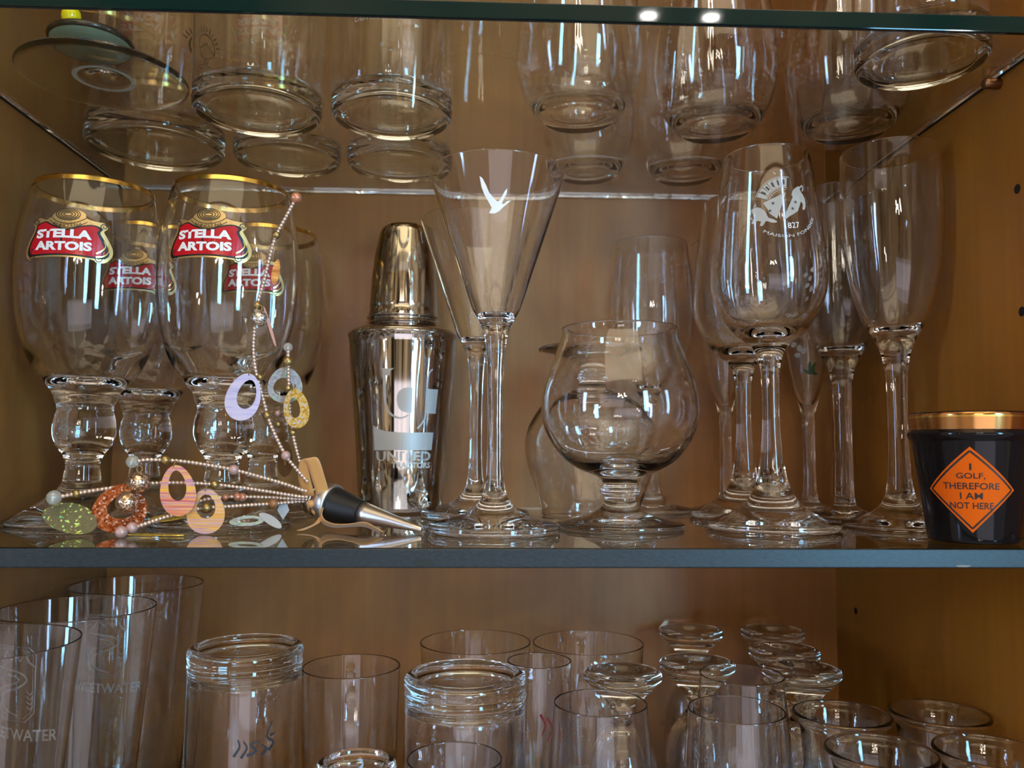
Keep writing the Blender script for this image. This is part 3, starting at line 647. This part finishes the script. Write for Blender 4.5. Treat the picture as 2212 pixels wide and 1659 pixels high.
# ------------------------------------------------------------------ bottle stopper with beaded sprays
STRANDS = {
 'A': ([(-94.0,88.0,25.2),(-97.4,88.0,29.0),(-101.1,87.0,33.4),(-106.7,85.0,40.8),(-111.6,83.0,50.7),(-116.0,82.0,60.9),(-119.1,81.0,72.3),(-123.0,80.0,86.3),(-124.7,80.0,97.8),(-124.7,80.0,107.6),(-123.4,80.0,123.7),(-119.8,80.0,139.4),(-116.9,80.0,153.8),(-114.2,80.0,163.6),(-108.6,80.0,175.1),(-103.7,80.0,185.2)],
  [((-103.7,80.0,185.2),3.1,'copper'),((-114.2,80.0,163.6),2.3,'gold'),((-123.4,80.0,123.7),2.3,'gold'),((-121.7,78.0,116.1),4.6,'silver'),((-120.9,80.0,83.7),1.8,'gold'),((-117.0,82.0,62.9),2.3,'gold'),((-106.7,85.0,40.8),2.6,'mauve')],
  [('lavender',(-128.3,76.0,72.6),9.3,13.1,-14,(1.5,1.8,5.0,8.1),0,0),
   ('orangeleaf',(-113.6,79.0,142.6),2.1,7.2,-8,None,0,0),
   ('pinkleaf',(-116.0,79.0,111.9),0.8,11.8,18,None,0,0)]),
 'B': ([(-94.3,92.0,25.6),(-98.3,92.0,30.2),(-100.0,91.0,36.7),(-102.1,90.0,44.4),(-104.4,90.0,53.7),(-106.1,89.0,66.4),(-106.9,89.0,78.6),(-107.2,88.0,88.5),(-107.8,88.0,101.6)],
  [((-107.8,88.0,101.6),2.6,'clear'),((-107.6,88.0,93.4),2.9,'gold'),((-107.2,89.0,78.4),2.1,'gold'),((-104.4,90.0,53.7),2.3,'gold'),((-113.6,93.0,64.5),1.8,'mauve'),((-113.2,93.0,58.2),1.8,'gold')],
  [('iridescent',(-110.4,95.0,80.7),9.5,10.3,0,(-1.1,-1.1,5.3,5.3),10,0),
   ('goldglitter',(-101.6,85.0,67.0),7.0,11.1,8,(-1.0,0.5,3.1,5.7),0,0),
   ('brownclear',(-108.8,93.0,38.7),4.2,9.9,0,(0.0,0.0,0.8,3.6),0,0)]),
 'C': ([(-94.3,90.0,20.8),(-98.5,88.0,21.9),(-105.3,84.0,24.8),(-116.5,78.0,28.7),(-131.1,72.0,33.1),(-145.1,66.0,36.0),(-155.5,61.0,37.7),(-162.6,59.0,38.2),(-170.7,56.0,38.4),(-174.5,55.0,37.7)],
  [((-177.5,55.0,37.4),3.3,'clear'),((-162.6,59.0,38.2),2.6,'gold'),((-131.1,72.0,33.1),2.7,'mauve'),((-172.4,51.0,27.0),5.4,'bronze')],
  [('stripe',(-154.2,55.0,22.7),9.0,13.1,8,(0.0,2.6,4.5,7.8),0,0)]),
 'D': ([(-94.6,92.0,18.1),(-98.6,89.0,18.0),(-114.8,82.0,21.1),(-128.2,76.0,23.5),(-140.7,71.0,25.2),(-154.7,67.0,26.2),(-170.0,63.0,26.1),(-182.6,59.0,24.7),(-197.1,55.0,22.5),(-204.2,53.0,21.1),(-211.2,50.0,19.6)],
  [((-213.7,50.0,19.2),3.7,'clear'),((-204.2,53.0,21.1),2.1,'gold'),((-140.7,71.0,25.2),2.5,'gold'),((-176.5,48.0,17.1),5.6,'bronze')],
  [('oliveglitter',(-205.9,52.0,8.9),15.0,8.0,-20,None,0,35),
   ('amber',(-182.6,54.0,13.7),13.7,12.5,0,(0.9,0.5,7.1,5.9),0,15),
   ('stripegold',(-140.5,58.0,11.7),9.6,11.5,0,(0.0,2.6,4.8,6.2),0,0)]),
 'E': ([(-95.0,94.0,16.4),(-99.0,91.0,16.6),(-113.6,88.0,17.5),(-129.0,84.0,18.1),(-139.1,80.0,18.1),(-148.0,77.0,16.7),(-151.0,75.0,15.3)],
  [((-132.0,83.0,18.2),2.3,'copper'),((-129.3,84.0,17.9),2.3,'copper'),((-137.4,80.0,18.1),1.8,'copper')],
  [('drop',(-108.3,90.0,10.0),3.3,4.9,0,None,0,0),
   ('clearleaf',(-112.6,80.0,5.7),8.1,2.5,-35,None,0,40)]),
 'F': ([(-95.3,96.0,15.3),(-99.4,93.0,15.2),(-113.0,86.0,14.3),(-124.0,80.0,13.9),(-137.1,74.0,13.2),(-144.1,70.0,13.0),(-152.0,64.0,11.7),(-161.6,55.0,8.7),(-169.5,46.0,5.5),(-172.0,44.0,4.8),(-175.9,41.0,3.0)],
  [((-113.0,86.0,14.3),2.6,'brown'),((-143.8,69.0,13.0),2.9,'gold'),((-172.0,44.0,4.8),2.8,'mauve'),((-175.9,41.0,3.0),3.0,'mauve')],
  [('goldfoil',(-160.6,60.0,8.6),9.1,3.1,14,None,0,60),
   ('hololie',(-122.2,68.0,6.4),8.8,4.7,4,(0.7,0.2,5.4,2.4),0,62),
   ('goldfoil',(-162.6,50.0,0.1),14.5,2.1,-3,(-4.7,0.0,6.5,0.7),0,84)]),
}

def axis_lathe(name, prof, p0, p1, m, parent, seg=40):
    d = (Vector(p1)-Vector(p0)).normalized(); q = d.to_track_quat('Z', 'Y')
    v, f, _ = lathe_data([(r*MM, z*MM) for r, z in prof], seg)
    return mesh_obj(name, [tuple(q @ Vector(a) + Vector(p0)) for a in v], f, m, parent)
def ball_bm(bm, c, r, squash=1.0, u=14, v=9):
    mtx = Matrix.Translation(c) @ Matrix.Diagonal((r, r, r*squash, 1))
    bmesh.ops.create_uvsphere(bm, u_segments=u, v_segments=v, radius=1, matrix=mtx)
def band(name, pts, width, normals, m, parent, th=0.00035):
    """a ribbon: centre line pts (mm) and the direction of its width at each point"""
    P3 = cr([tuple(p)+tuple(nv) for p, nv in zip(pts, normals)], 6)
    V, Fc = [], []
    for i, p in enumerate(P3):
        c = Vector(p[:3])*MM; s = Vector(p[3:]).normalized()*width*MM/2
        V += [c-s, c-s*0.5, c, c+s*0.5, c+s]
        if i:
            for j in range(4): Fc.append([5*i-5+j, 5*i-4+j, 5*i+1+j, 5*i+j])
    o = mesh_obj(name, V, Fc, m, parent)
    md = o.modifiers.new('thickness', 'SOLIDIFY'); md.thickness = th; md.offset = 0
    return o
def pendant(kind, c, a, b, tilt, hole, yaw, pitch, parent):
    n = 40
    def ring(cx, cy, ra, rb):
        out = []
        for i in range(n):
            t = 2*math.pi*i/n; x, y = ra*math.cos(t), rb*math.sin(t)
            x *= 1.0-0.14*(y/rb)
            out.append((cx+x, cy+y))
        return out
    pts = ring(0, 0, a, b); th = 0.45
    if kind in ('drop',): pts = [(0, -b), (a, b*0.1), (a*0.5, b), (-a*0.5, b), (-a, b*0.1)]; n = 5
    V, Fc = [], []
    for z in (-th/2, th/2):
        V += [(x, y, z) for x, y in pts]
        if hole: V += [(x, y, z) for x, y in ring(hole[0], hole[1], hole[2], hole[3])]
    m2 = n*(2 if hole else 1)
    for i in range(n):
        j = (i+1) % n
        Fc.append([i, j, m2+j, m2+i])
        if hole:
            Fc.append([n+j, n+i, m2+n+i, m2+n+j]); Fc.append([j, i, n+i, n+j]); Fc.append([m2+i, m2+j, m2+n+j, m2+n+i])
    if not hole: Fc.append(list(range(n))[::-1]); Fc.append([m2+i for i in range(n)])
    # local x -> right, local y -> up, local z -> towards the room
    B = Matrix(((1, 0, 0), (0, 0, -1), (0, 1, 0)))
    Rm = Matrix.Rotation(math.radians(yaw), 3, 'Z') @ Matrix.Rotation(-math.radians(pitch), 3, 'X') @ B @ Matrix.Rotation(math.radians(tilt), 3, 'Z')
    V = [tuple((Rm @ Vector(p) + Vector(c))*MM) for p in V]
    zmin = min(p[2] for p in V)
    if zmin < 0.0004: V = [(p[0], p[1], p[2]+0.0004-zmin) for p in V]
    o = mesh_obj('pendant', V, Fc, M[kind], parent, False)
    return o
BEADM = {'copper': 'copper_bead', 'gold': 'gold_bead', 'silver': 'silver_bead', 'mauve': 'mauve_bead', 'clear': 'clear_bead', 'bronze': 'bronze_bead', 'brown': 'brown_bead'}
PLAB = {'lavender': 'lavender oval pendant ring', 'stripegold': 'peach and gold striped oval pendant ring', 'stripe': 'pink and gold striped oval pendant ring', 'amber': 'amber glitter pendant ring', 'oliveglitter': 'olive glitter oval disc',
        'goldglitter': 'gold glitter teardrop ring', 'goldfoil': 'yellow gold foil oval', 'iridescent': 'clear iridescent ring', 'hololie': 'holographic ring lying flat', 'clearleaf': 'clear leaf pendant',
        'brownclear': 'dark brown oval pendant', 'orangeleaf': 'thin orange leaf pendant', 'pinkleaf': 'thin pink leaf pendant', 'drop': 'smoky pointed drop'}
BLAB = {'copper': 'copper pearl bead', 'gold': 'antique gold bead', 'silver': 'silver glitter ball', 'mauve': 'mauve pearl bead', 'clear': 'crackled clear bead', 'bronze': 'bronze glitter ball', 'brown': 'brown bead'}
def make_stopper():
    t = empty('bottle_stopper', (-0.06, 0.09, 0))
    tag(t, 'steel and black rubber bottle stopper lying down with gold ribbon and beaded sprays', 'bottle stopper')
    off = Vector((-0.06, 0.09, 0))
    tip, top = (-0.0295, 0.0665, 0.0021), (-0.0905, 0.1000, 0.0152)
    def ax(name, prof, m, parent=None):
        o = axis_lathe(name, prof, tip, top, m, parent or t); o.location = o.location-off if parent is None else o.location; return o
    tp = ax('tip', cr([(0, 0), (1.2, 0.1), (1.6, 0.8), None, (4.0, 22), (6.3, 40.5), None, (0, 40.5)], 4), M['brushed'])
    ax('rubber_ring', cr([(0, 40.4), (6.5, 40.4), None, (6.8, 40.8), (8.2, 49), (10.2, 60), None, (0, 60)], 4), M['rubber'])
    ax('collar', cr([(0, 59.9), (10.6, 59.9), None, (11.3, 60.6), (11.5, 63), (11.0, 66), None, (9.4, 66.8), (6.5, 67.5), (5, 69), None, (0, 69)], 5), M['brushed'])
    ax('knob', cr([(0, 68), (5.2, 68.4), (6.0, 70), None, (8.6, 71), (9.2, 73), (8.9, 76), (7, 77.6), (0, 78)], 5), M['steel'])
    # cord wound round the neck
    V, Fc = [], []
    d = (Vector(top)-Vector(tip)).normalized(); q = d.to_track_quat('Z', 'Y')
    co = []
    for i in range(90):
        a = i/18*2*math.pi; co.append(Vector(tip)-off + q @ Vector((6.8*MM*math.cos(a), 6.8*MM*math.sin(a), (67.3+i/90*2.6)*MM)))
    def tube(name, pts, r, m, parent, seg=8):
        V, Fc = [], []
        for i, p in enumerate(pts):
            dv = (Vector(pts[min(i+1, len(pts)-1)])-Vector(pts[max(i-1, 0)])).normalized(); qq = dv.to_track_quat('Z', 'Y')
            for k in range(seg):
                a = 2*math.pi*k/seg; V.append(tuple(Vector(p)+qq @ Vector((r*math.cos(a), r*math.sin(a), 0))))
            if i:
                for k in range(seg): Fc.append([seg*(i-1)+k, seg*(i-1)+(k+1) % seg, seg*i+(k+1) % seg, seg*i+k])
        Fc.append(list(range(seg))[::-1]); Fc.append([seg*(len(pts)-1)+k for k in range(seg)])
        return mesh_obj(name, V, Fc, m, parent)
    tube('cord', co, 0.0011, M['satin'], t)
    rb = band('ribbon', [(-95, 92, 18), (-97, 88, 30), (-95, 84, 38.5), (-91.5, 83, 38), (-88.5, 86, 28), (-86, 90, 17), (-87, 94, 10)], 7.4,
              [(1, -.3, .1), (1, -.3, .15), (1, -.25, .2), (1, -.2, .2), (1, -.2, .35), (1, -.1, .5), (1, 0, .5)], M['satin'], t)
    rb.location = -off
    r2 = band('ribbon_tail', [(-84, 90, 14), (-86.5, 86, 8), (-84, 83, 4.4), (-77, 78, 2.9), (-69, 74, 3.6), (-60.5, 68.5, 4.6), (-54, 64, 2.6), (-50.5, 61.5, 1.4)], 6.0,
              [(.3, -.3, 1), (.2, -.6, .8), (.1, -.8, .55), (.2, -.9, .4), (.2, -.9, .35), (.2, -.9, .5), (.3, -.9, .3), (.4, -.9, .1)], M['satin'], t)
    r2.location = -off
    r3 = band('ribbon_tail', [(-86, 92, 10), (-88, 86, 4.5), (-91.5, 79, 2.2), (-95, 72, 1.0)], 3.6,
              [(1, .4, .4), (1, .5, .3), (.8, .6, .1), (.8, .6, 0)], M['satin'], t)
    r3.location = -off
    bm = bmesh.new()
    for c, r in (((-90, 91, 10), 3.0), ((-93, 90, 14), 2.6)): ball_bm(bm, Vector(c)*MM, r*MM, 0.8)
    kn = bm_obj('ribbon_knot', bm, M['satin'], t, True); kn.location = -off
    for key in sorted(STRANDS):
        path, beads, pends = STRANDS[key]
        pl = [Vector(p)*MM for p in cr(path, 8)]
        # seed beads strung along the wire
        step, r = 0.0020, 0.00122
        bm = bmesh.new(); acc, last = 0.0, pl[0]
        for a, b in zip(pl, pl[1:]):
            L = (b-a).length; pos = step-acc
            while pos <= L:
                ball_bm(bm, a+(b-a)*(pos/L), r, 0.95, 8, 6); pos += step
            acc = (acc+L) % step
        st = bm_obj('bead_strand', bm, M['seed'], t, True); st.location = -off
        for c, rad, kind in beads:
            bm = bmesh.new(); ball_bm(bm, Vector(c)*MM, rad*MM, 1.0, 20, 14)
            o = bm_obj('bead', bm, M[BEADM[kind]], st, True); o['label'] = BLAB[kind]
            if kind in ('bronze', 'silver'):
                pp = [Vector(c)*MM + Vector((0.0014*math.cos(a), 0, rad*MM+0.0013+0.0016*math.sin(a))) for a in [i*2*math.pi/14 for i in range(15)]]
                tube('loop', pp, 0.00028, M['gold_bead'], st, 6)
        for kind, c, a, b, tl, hole, yaw, pt in pends:
            o = pendant(kind, c, a, b, tl, hole, yaw, pt, st); o['label'] = PLAB[kind]
            if kind in ('lavender', 'stripe', 'stripegold', 'iridescent', 'goldglitter') and b > 8:
                topz = Vector(c)*MM+Vector((b*MM*math.sin(math.radians(-tl)), 0, b*MM*math.cos(math.radians(tl))))
                pp = [topz+Vector((0.0006*math.sin(al), 0.0016*math.cos(al), 0.0016*math.sin(al)+0.0006)) for al in [i*2*math.pi/14 for i in range(15)]]
                tube('loop', pp, 0.00025, M['gold_bead'], st, 6)
    return t
make_stopper()

# ------------------------------------------------------------------ upper shelf
ZT = ZU+TH
TG = M['thick_glass']
def tumbler_kind(rb, rt, h, floor, wall=1.6):
    return Glass([(0, 1.2), (rb*0.55, 1.0), (rb*0.78, 0.2), None, (rb*0.80, 0), (rb*0.93, 0.3), (rb*0.99, 2.6), (rb, 6), None, (rb+(rt-rb)*0.25, h*0.25), (rt, h)],
                 [(rt-wall*0.6, h), (rb-wall+(rt-rb)*0.35, h*0.35), (rb-wall-0.3, floor+6), (rb-wall-1.8, floor+2.2), (rb*0.74, floor+0.2), None, (0, floor)])
def tumbler(label, loc, g, m=None, group='thick-bottomed tumblers on the upper shelf', name='tumbler'):
    t = base(name, label, 'glass', loc, 0, group); g.build(t, [('base', 9), ('wall', 999)], m or {'base': TG, 'wall': G}); return t
tk = tumbler_kind(39.5, 40.5, 105, 10)
tk2 = tumbler_kind(38, 39, 105, 10)
tk3 = tumbler_kind(46, 45, 120, 13, 2.0)
t4 = tumbler('thick-bottomed tumbler in the front of the upper shelf, left of the lettered one', (-0.1402, 0.1295, ZT), tk)
tumbler('thick-bottomed tumbler at the back of the upper shelf, above the second chalice', (-0.1403, 0.2122, ZT), tk2)
t6 = tumbler('thick-bottomed tumbler with etched word DISTRIBUTION above the steel shaker', (-0.0567, 0.1321, ZT), tk2)
tumbler('thick-bottomed tumbler behind the DISTRIBUTION tumbler on the upper shelf', (-0.0607, 0.2203, ZT), tk2)
wrap('lettering', move2d(text2d('DISTRIBUTION', 4.0, bold=0.01, shear=0.25, width=33), 0, 0), tk2, math.radians(-6), 47.5, 0.1, M['soft_etch'], t6)
u3 = tumbler('wide dark-bottomed mug with brown sun print in back left corner of upper shelf', (-0.2283, 0.1960, ZT), tk3, group=None, name='printed_mug')
sun = []
for i in range(11):
    a = math.radians(20+14*i); sun.append(strip2d([(11*math.cos(a), 11*math.sin(a)), (15*math.cos(a), 15*math.sin(a))], 1.4, 0.6))
p = ell2d(0, 0, 9, 9, 26); sun.append(strip2d(p+p[:1], 1.3)); sun.append(strip2d([(-8, -3), (0, 3), (8, -3)], 1.1))
sun.append(move2d(text2d('N', 5, bold=0.02), 1, -12)); p = ell2d(0, -17, 7, 1.6, 20); sun.append(strip2d(p+p[:1], 0.9))
wrap('emblem', join2d(*sun), tk3, math.radians(56), 62, 0.1, M['dark_print'], u3)

less = Glass([(0, 2.2), (14, 1.8), (20, 0.6), (23, 0), None, (25.5, 0.8), (27.5, 3.2), (31.5, 9), (36.5, 20), (39.3, 34), (39.8, 46), (37.8, 64), (34, 84), (29.5, 108)],
             [(28.5, 108), (33, 84), (36.7, 64), (38.6, 46), (38.0, 34), (35, 21), (29.5, 11.5), (22, 7), (12, 5.4), (0, 5)])
less2 = Glass([(0, 2.0), (13, 1.6), (18, 0.6), (20.5, 0), None, (22.8, 0.8), (24.5, 2.8), (28.5, 9), (33.0, 20), (35.8, 34), (36.4, 46), (35.4, 64), (32.4, 84), (28.6, 112)],
              [(27.6, 112), (31.4, 84), (34.3, 64), (35.2, 46), (34.5, 34), (31.5, 21), (26.5, 11.5), (20, 7), (10, 5.4), (0, 5)])
def stemless(label, loc, g):
    t = base('stemless_wine_glass', label, 'glass', loc, 0, 'stemless wine glasses on the upper shelf'); g.build(t, [('base', 4), ('bowl', 999)], G); return t
stemless('stemless wine glass in upper front row above the bird-print cocktail glass', (0.0610, 0.1242, ZT), less)
stemless('stemless wine glass in upper front row above the crest goblet', (0.1519, 0.1370, ZT), less)
stemless('stemless wine glass in upper front row nearest the right wall', (0.2390, 0.1340, ZT), less)
stemless('stemless wine glass in upper back row above the upright snifter', (0.0800, 0.2300, ZT), less2)
stemless('stemless wine glass in upper back row, nearer the right wall', (0.1550, 0.2290, ZT), less2)
u11 = tumbler('heavy-bottomed measuring tumbler with thin line marks at the upper right front', (0.2372, 0.0430, ZT), tumbler_kind(33.8, 35, 110, 9, 1.8), group=None, name='measuring_tumbler')
g11 = tumbler_kind(33.8, 35, 110, 9, 1.8)
wrap('measure_mark', join2d(*[strip2d([(-6+0.5*i, -12+7*i), (8, -12+7*i)], 0.35) for i in range(5)]), g11, math.radians(-30), 92, 0.1, M['dark_print'], u11)

disc = Glass([(0, 4.5), (3, 3.4), (7, 1.2), (16, 0.5), (42, 0), None, (44.6, 0.5), (44.8, 1.4), (43, 2.2), (30, 2.8), (15, 3.2), (9, 4.0), (6, 6.5), (4.8, 12), (4.3, 30), (4.4, 46), (6, 56), (16, 66), (30, 80), (38, 100), (38, 128)],
             [(37, 128), (37, 100), (29, 81.5), (15, 68.5), (7, 65), (0, 64)])
t = base('footed_glass', 'tall footed glass with wide clear foot disc and white ring, upper left', 'glass', (-0.2140, 0.0830, ZT))
disc.build(t, [('foot', 12), ('stem', 57), ('bowl', 999)], G)
p = [(15.2*math.cos(a), 15.2*math.sin(a)) for a in [i*2*math.pi/48 for i in range(49)]]
rg = strip2d(p, 2.7); mesh_obj('white_ring', [(x*MM, y*MM, 0.0003) for x, y in rg[0]], rg[1], M['white'], t, False)
tx = strip2d([(-7+0.25*i, 1.1*math.sin(i*0.85)+0.5*math.sin(i*0.31)) for i in range(57)], 0.35)
mesh_obj('etched_name', [((x*math.cos(0.25)+y*math.sin(0.25)+19)*MM, (-y*math.cos(0.25)+x*math.sin(0.25)+24)*MM, 0.0002) for x, y in tx[0]], tx[1], M['soft_etch'], t, False)
t = base('cordial_glass', 'small cordial glass with pale green dark-rimmed foot and yellow bead stem', 'glass', (-0.2075, 0.0520, ZT+0.0050))
lathe('foot', [(r*MM, z*MM) for r, z in cr([(0, 0.2), (19.8, 0), None, (20.4, 0.5), None, (19, 1.6), (8, 3), (0, 3.4)], 3)], M['green_foot'], t)
lathe('foot_rim', [(r*MM, z*MM) for r, z in cr([(20.0, -0.05), (21.0, 0.6), (21.1, 2.0), (20.0, 3.4), (18.4, 2.8), (18.6, 0.4), (20.0, -0.05)], 3)], M['dark_rim'], t)
bm = bmesh.new(); ball_bm(bm, (-0.0110, 0, 0.0150), 0.0049, 1.1, 24, 16); bm_obj('stem_bead', bm, M['yellow'], t, True)
o = lathe('stem', [(0, 0.003), (0.0032, 0.003), (0.0024, 0.006), (0.0022, 0.0112), (0, 0.0112)], G, t); o.location = (-0.0110, 0, 0)
gb = Glass([(0, 20.3), (3, 20.4), (6, 22), (10, 27), (13, 36), (13.4, 48)], [(12.8, 48), (12.3, 36), (9, 28.5), (5, 24.5), (0, 23.5)])
r_ = gb.build(t, [('bowl', 999)], G); r_['bowl'].location = (-0.0110, 0, 0)

# ------------------------------------------------------------------ lower level
def pint_kind(): return Glass([(0, 1.5), (22, 0.6), (26, 0), None, (29, 0.5), (30.4, 2.5), None, (36, 60), (43.2, 150.5)], [(42.4, 150.5), (34.6, 60), (28.8, 18), (26, 13), (18, 11.5), (0, 11)])
pk = pint_kind()
def logo(t, theta, shift=0):
    E = []
    box_ = [(-14, 15), (-13.5, -16), (-8, -21), (8, -21), (13.5, -16), (14, 15), (10, 18.5), (-10, 18.5), (-14, 15)]
    E.append(strip2d(box_, 0.7)); E.append(strip2d([(x*0.9, y*0.92) for x, y in box_], 0.35))
    E.append(strip2d([(-14, 8), (-10, 13), (-7.5, 10), (-4, 16), (-0.5, 11.5), (2.5, 14), (5, 11), (8, 15), (10.5, 10.5), (14, 8)], 1.1))
    E.append(strip2d(cr([(-10, 7), (-2, 6), (6, 4.5), (9, 1), (4, -3), (-5, -6), (-8.5, -10), (-6, -15), (3, -18)], 4), 1.0))
    E.append(strip2d(cr([(-4, 3.5), (2, 2.5), (4.5, 1), (0, -1.5), (-8, -3.5), (-11.5, -8), (-11, -14), (-7, -18)], 4), 0.8))
    for i in range(4): E.append(strip2d([(9, -5-2.6*i), (11.2, -6.6-2.6*i)], 0.7)); E.append(strip2d([(12.6, -4.6-2.6*i), (11.2, -6.6-2.6*i)], 0.7))
    wrap('emblem', join2d(*E), pk, theta, 119+shift, 0.1, M['soft_etch'], t)
    wrap('lettering', text2d('SWEETWATER', 6.2, bold=0.015, width=52), pk, theta, 91+shift, 0.1, M['pint_etch'], t)
def pint(label, loc, th):
    t = base('pint_glass', label, 'glass', loc, 0, 'etched pint glasses at lower left'); pk.build(t, [('base', 12), ('wall', 999)], {'base': TG, 'wall': G}); logo(t, th); return t
pint('etched pint glass at lower left front, cut by the frame edge', (-0.2375, 0.0360, ZL), math.radians(-25))
pint('etched pint glass at lower left, second from the front', (-0.2340, 0.1238, ZL), math.radians(-20))
pint('etched pint glass at lower left against the back wall', (-0.2345, 0.2115, ZL), math.radians(-4))
inv = Glass([(0, 3.4), (20, 2.6), (26.5, 1.4), (28, 0.3), None, (30.5, 0), (33.2, 1.6), (33.8, 4.6), (33.3, 8), (33.6, 11), None, (33.2, 15), (33.6, 60), (34.2, 125)],
            [(32.6, 125), (31.8, 60), (31.2, 24), (29.5, 18.5), (24, 15.8), (0, 15)])
def inverted(label, loc, g, h, name='tumbler', group='upturned thick-bottomed tumblers'):
    t = base(name, label, 'glass', loc, 0, group); g.build(t, [('base', 12), ('wall', 999)], {'base': TG, 'wall': G}, flip=h); return t
ta = inverted('upturned thick-bottomed tumbler with dark blue print beside the pint glasses', (-0.1390, 0.1371, ZL), inv, 126.5)
bl = [strip2d(cr(q, 4), 1.6, 0.7) for q in ([(-9, 3), (-6, -2), (-7, -6)], [(-5, 4), (-2, -1), (-4, -5)], [(-2, 3), (3, 1), (0, -3), (5, -4)], [(6, 4), (9, 1), (6, -2)], [(10, 2), (13, -2), (9, -6), (12, -14)], [(11, -6), (14, -7)])]
wrap('print', join2d(*bl), inv, math.radians(22), 51, 0.1, M['blue_print'], ta, flipz=126.5)
inverted('upturned thick-bottomed tumbler standing front centre of the lower level', (-0.0062, 0.0925, ZL), inv, 121)
tb = tumbler_kind(26, 29.2, 113.6, 9, 1.3)
tumbler('thin clear tumbler between the two upturned thick-bottomed tumblers', (-0.0755, 0.1365, ZL), tb, group=None, name='juice_glass')
dm = Glass([(0, 2.6), (12, 2), (15, 1), (16.4, 0), None, (18.6, 0.5), (20.2, 2.4), (20.6, 6), None, (21, 30), (22.5, 86)], [(21.3, 86), (19.6, 30), (18.6, 16), (15, 12.5), (0, 12)])
inverted('small upturned glass at bottom edge in front of the thin clear tumbler', (-0.0605, 0.0571, ZL), dm, 87, 'shot_glass', None)
tall = tumbler_kind(18.5, 22.4, 99, 10, 1.2)
tumbler('slim shot glass at bottom edge before the centre upturned tumbler', (-0.0100, 0.0245, ZL), tall, group=None, name='tall_shot_glass')
tf = tumbler_kind(30, 37.2, 115.2, 9, 1.2)
tumbler('wide thin-rimmed tumbler at back of lower level, left of the pair', (-0.0009, 0.1929, ZL), tf, group='pair of wide tumblers at the back')
tumbler('wide thin-rimmed tumbler at back of lower level, right of the pair', (0.0751, 0.1898, ZL), tf, group='pair of wide tumblers at the back')
sl = tumbler_kind(17.5, 19.3, 117.8, 9, 1.2)
t = tumbler('slim tall glass with red print before the pair of wide tumblers', (0.0378, 0.1309, ZL), sl, group=None, name='slim_glass')
rp = [strip2d(cr(q, 4), 1.5, 0.6) for q in ([(-4, 8), (-1, 2), (-3, -4)], [(0, 6), (3, 0), (0, -8)], [(3, -2), (5, -8), (2, -14)])]
wrap('print', join2d(*rp), sl, math.radians(10), 84, 0.1, M['red_print'], t)
cord = Glass([(0, 3.0), (8, 2.4), (14, 1.0), (19, 0.2), (21.5, 0), None, (23.0, 0.8), (23.8, 2.6), (23.0, 5), (19.5, 8.5), (14.5, 13.5), (10, 18.5), (7.0, 23.5), (6.2, 27), (7.2, 30.5), (11.5, 36), (16.5, 43), (20, 53), (21, 66), (20.2, 85), (18.6, 111.2)],
             [(17.6, 111.2), (19.2, 85), (20, 66), (18.9, 54), (15.4, 45), (10, 39), (5, 36.4), (0, 36)])
def cordial(label, loc):
    t = base('sherry_glass', label, 'glass', loc, 0, 'upturned sherry glasses'); cord.build(t, [('foot', 10), ('stem', 33), ('bowl', 999)], {'foot': TG, 'stem': G, 'bowl': G}, flip=112); return t
for lab, x, y in (('upturned sherry glass nearest the slim red-printed glass', 0.0881, 0.1294), ('upturned sherry glass, second of the row leading back right', 0.1397, 0.1525),
                  ('upturned sherry glass nearest the right wall, in the row leading back', 0.2075, 0.1851), ('upturned sherry glass half hidden behind the flared shot glasses', 0.2000, 0.1350),
                  ('upturned sherry glass at back wall behind the second of the row', 0.1600, 0.2470), ('upturned sherry glass at back wall, closest to the corner', 0.2210, 0.2440)):
    cordial(lab, (x, y, ZL))
sn = Glass([(0, 1.2), (16, 0.4), (19, 0), None, (21, 0.6), (21.2, 2.4), (19, 4.2), (11, 7), (6.5, 12), (5.6, 18), (8, 24), (15, 30), (22, 40), (26.2, 56), (27, 70), (25.6, 90), (23.6, 116.8)],
           [(22.9, 116.8), (24.6, 90), (25.9, 70), (25, 57), (20.6, 42.5), (13, 34), (6, 30.5), (0, 30)])
def snf(label, loc):
    t = base('tasting_glass', label, 'glass', loc, 0, 'thin-rimmed tulip tasting glasses'); sn.build(t, [('foot', 8), ('stem', 22), ('bowl', 999)], G); return t
for lab, x, y in (('tulip tasting glass before the upturned sherry glass, lower centre', 0.0629, 0.0496), ('tulip tasting glass in front of its twin, beside the flared shot glasses', 0.1286, 0.0371), ('tulip tasting glass behind another one and beside the flared shot glasses', 0.1520, 0.1015)):
    snf(lab, (x, y, ZL))
fl = Glass([(0, 1.6), (14, 1), (17, 0), None, (19, 0.6), (19.8, 3), None, (20.2, 30), (20.8, 70), (21.6, 88), (23.2, 95), (25.4, 98), (26.2, 99.6)],
           [(23.4, 100), (21.6, 95.5), (19.6, 88), (18.7, 70), (17.6, 30), (16.5, 15), (12, 12.5), (0, 12)])
def flared(label, loc):
    t = base('shot_glass', label, 'glass', loc, 0, 'flared thick-rimmed shot glasses'); fl.build(t, [('base', 10), ('wall', 999)], {'base': TG, 'wall': TG}); return t
f1 = [flared(lab, (x, y, ZL)) for lab, x, y in (('flared shot glass in the back pair, beside the tulip tasting glasses', 0.2015, 0.0825), ('flared shot glass in the back pair, touching the right wall', 0.2566, 0.0830),
      ('flared shot glass in the front pair, beside the tulip tasting glasses', 0.1955, 0.0255), ('flared shot glass in the front pair with a red rim mark, by right wall', 0.2490, 0.0240))]
wrap('red_mark', strip2d([(x, -0.02*x*x) for x in range(-9, 10, 3)], 1.6, 0.8), fl, math.radians(-38), 97.6, 0.12, M['red_print'], f1[3])
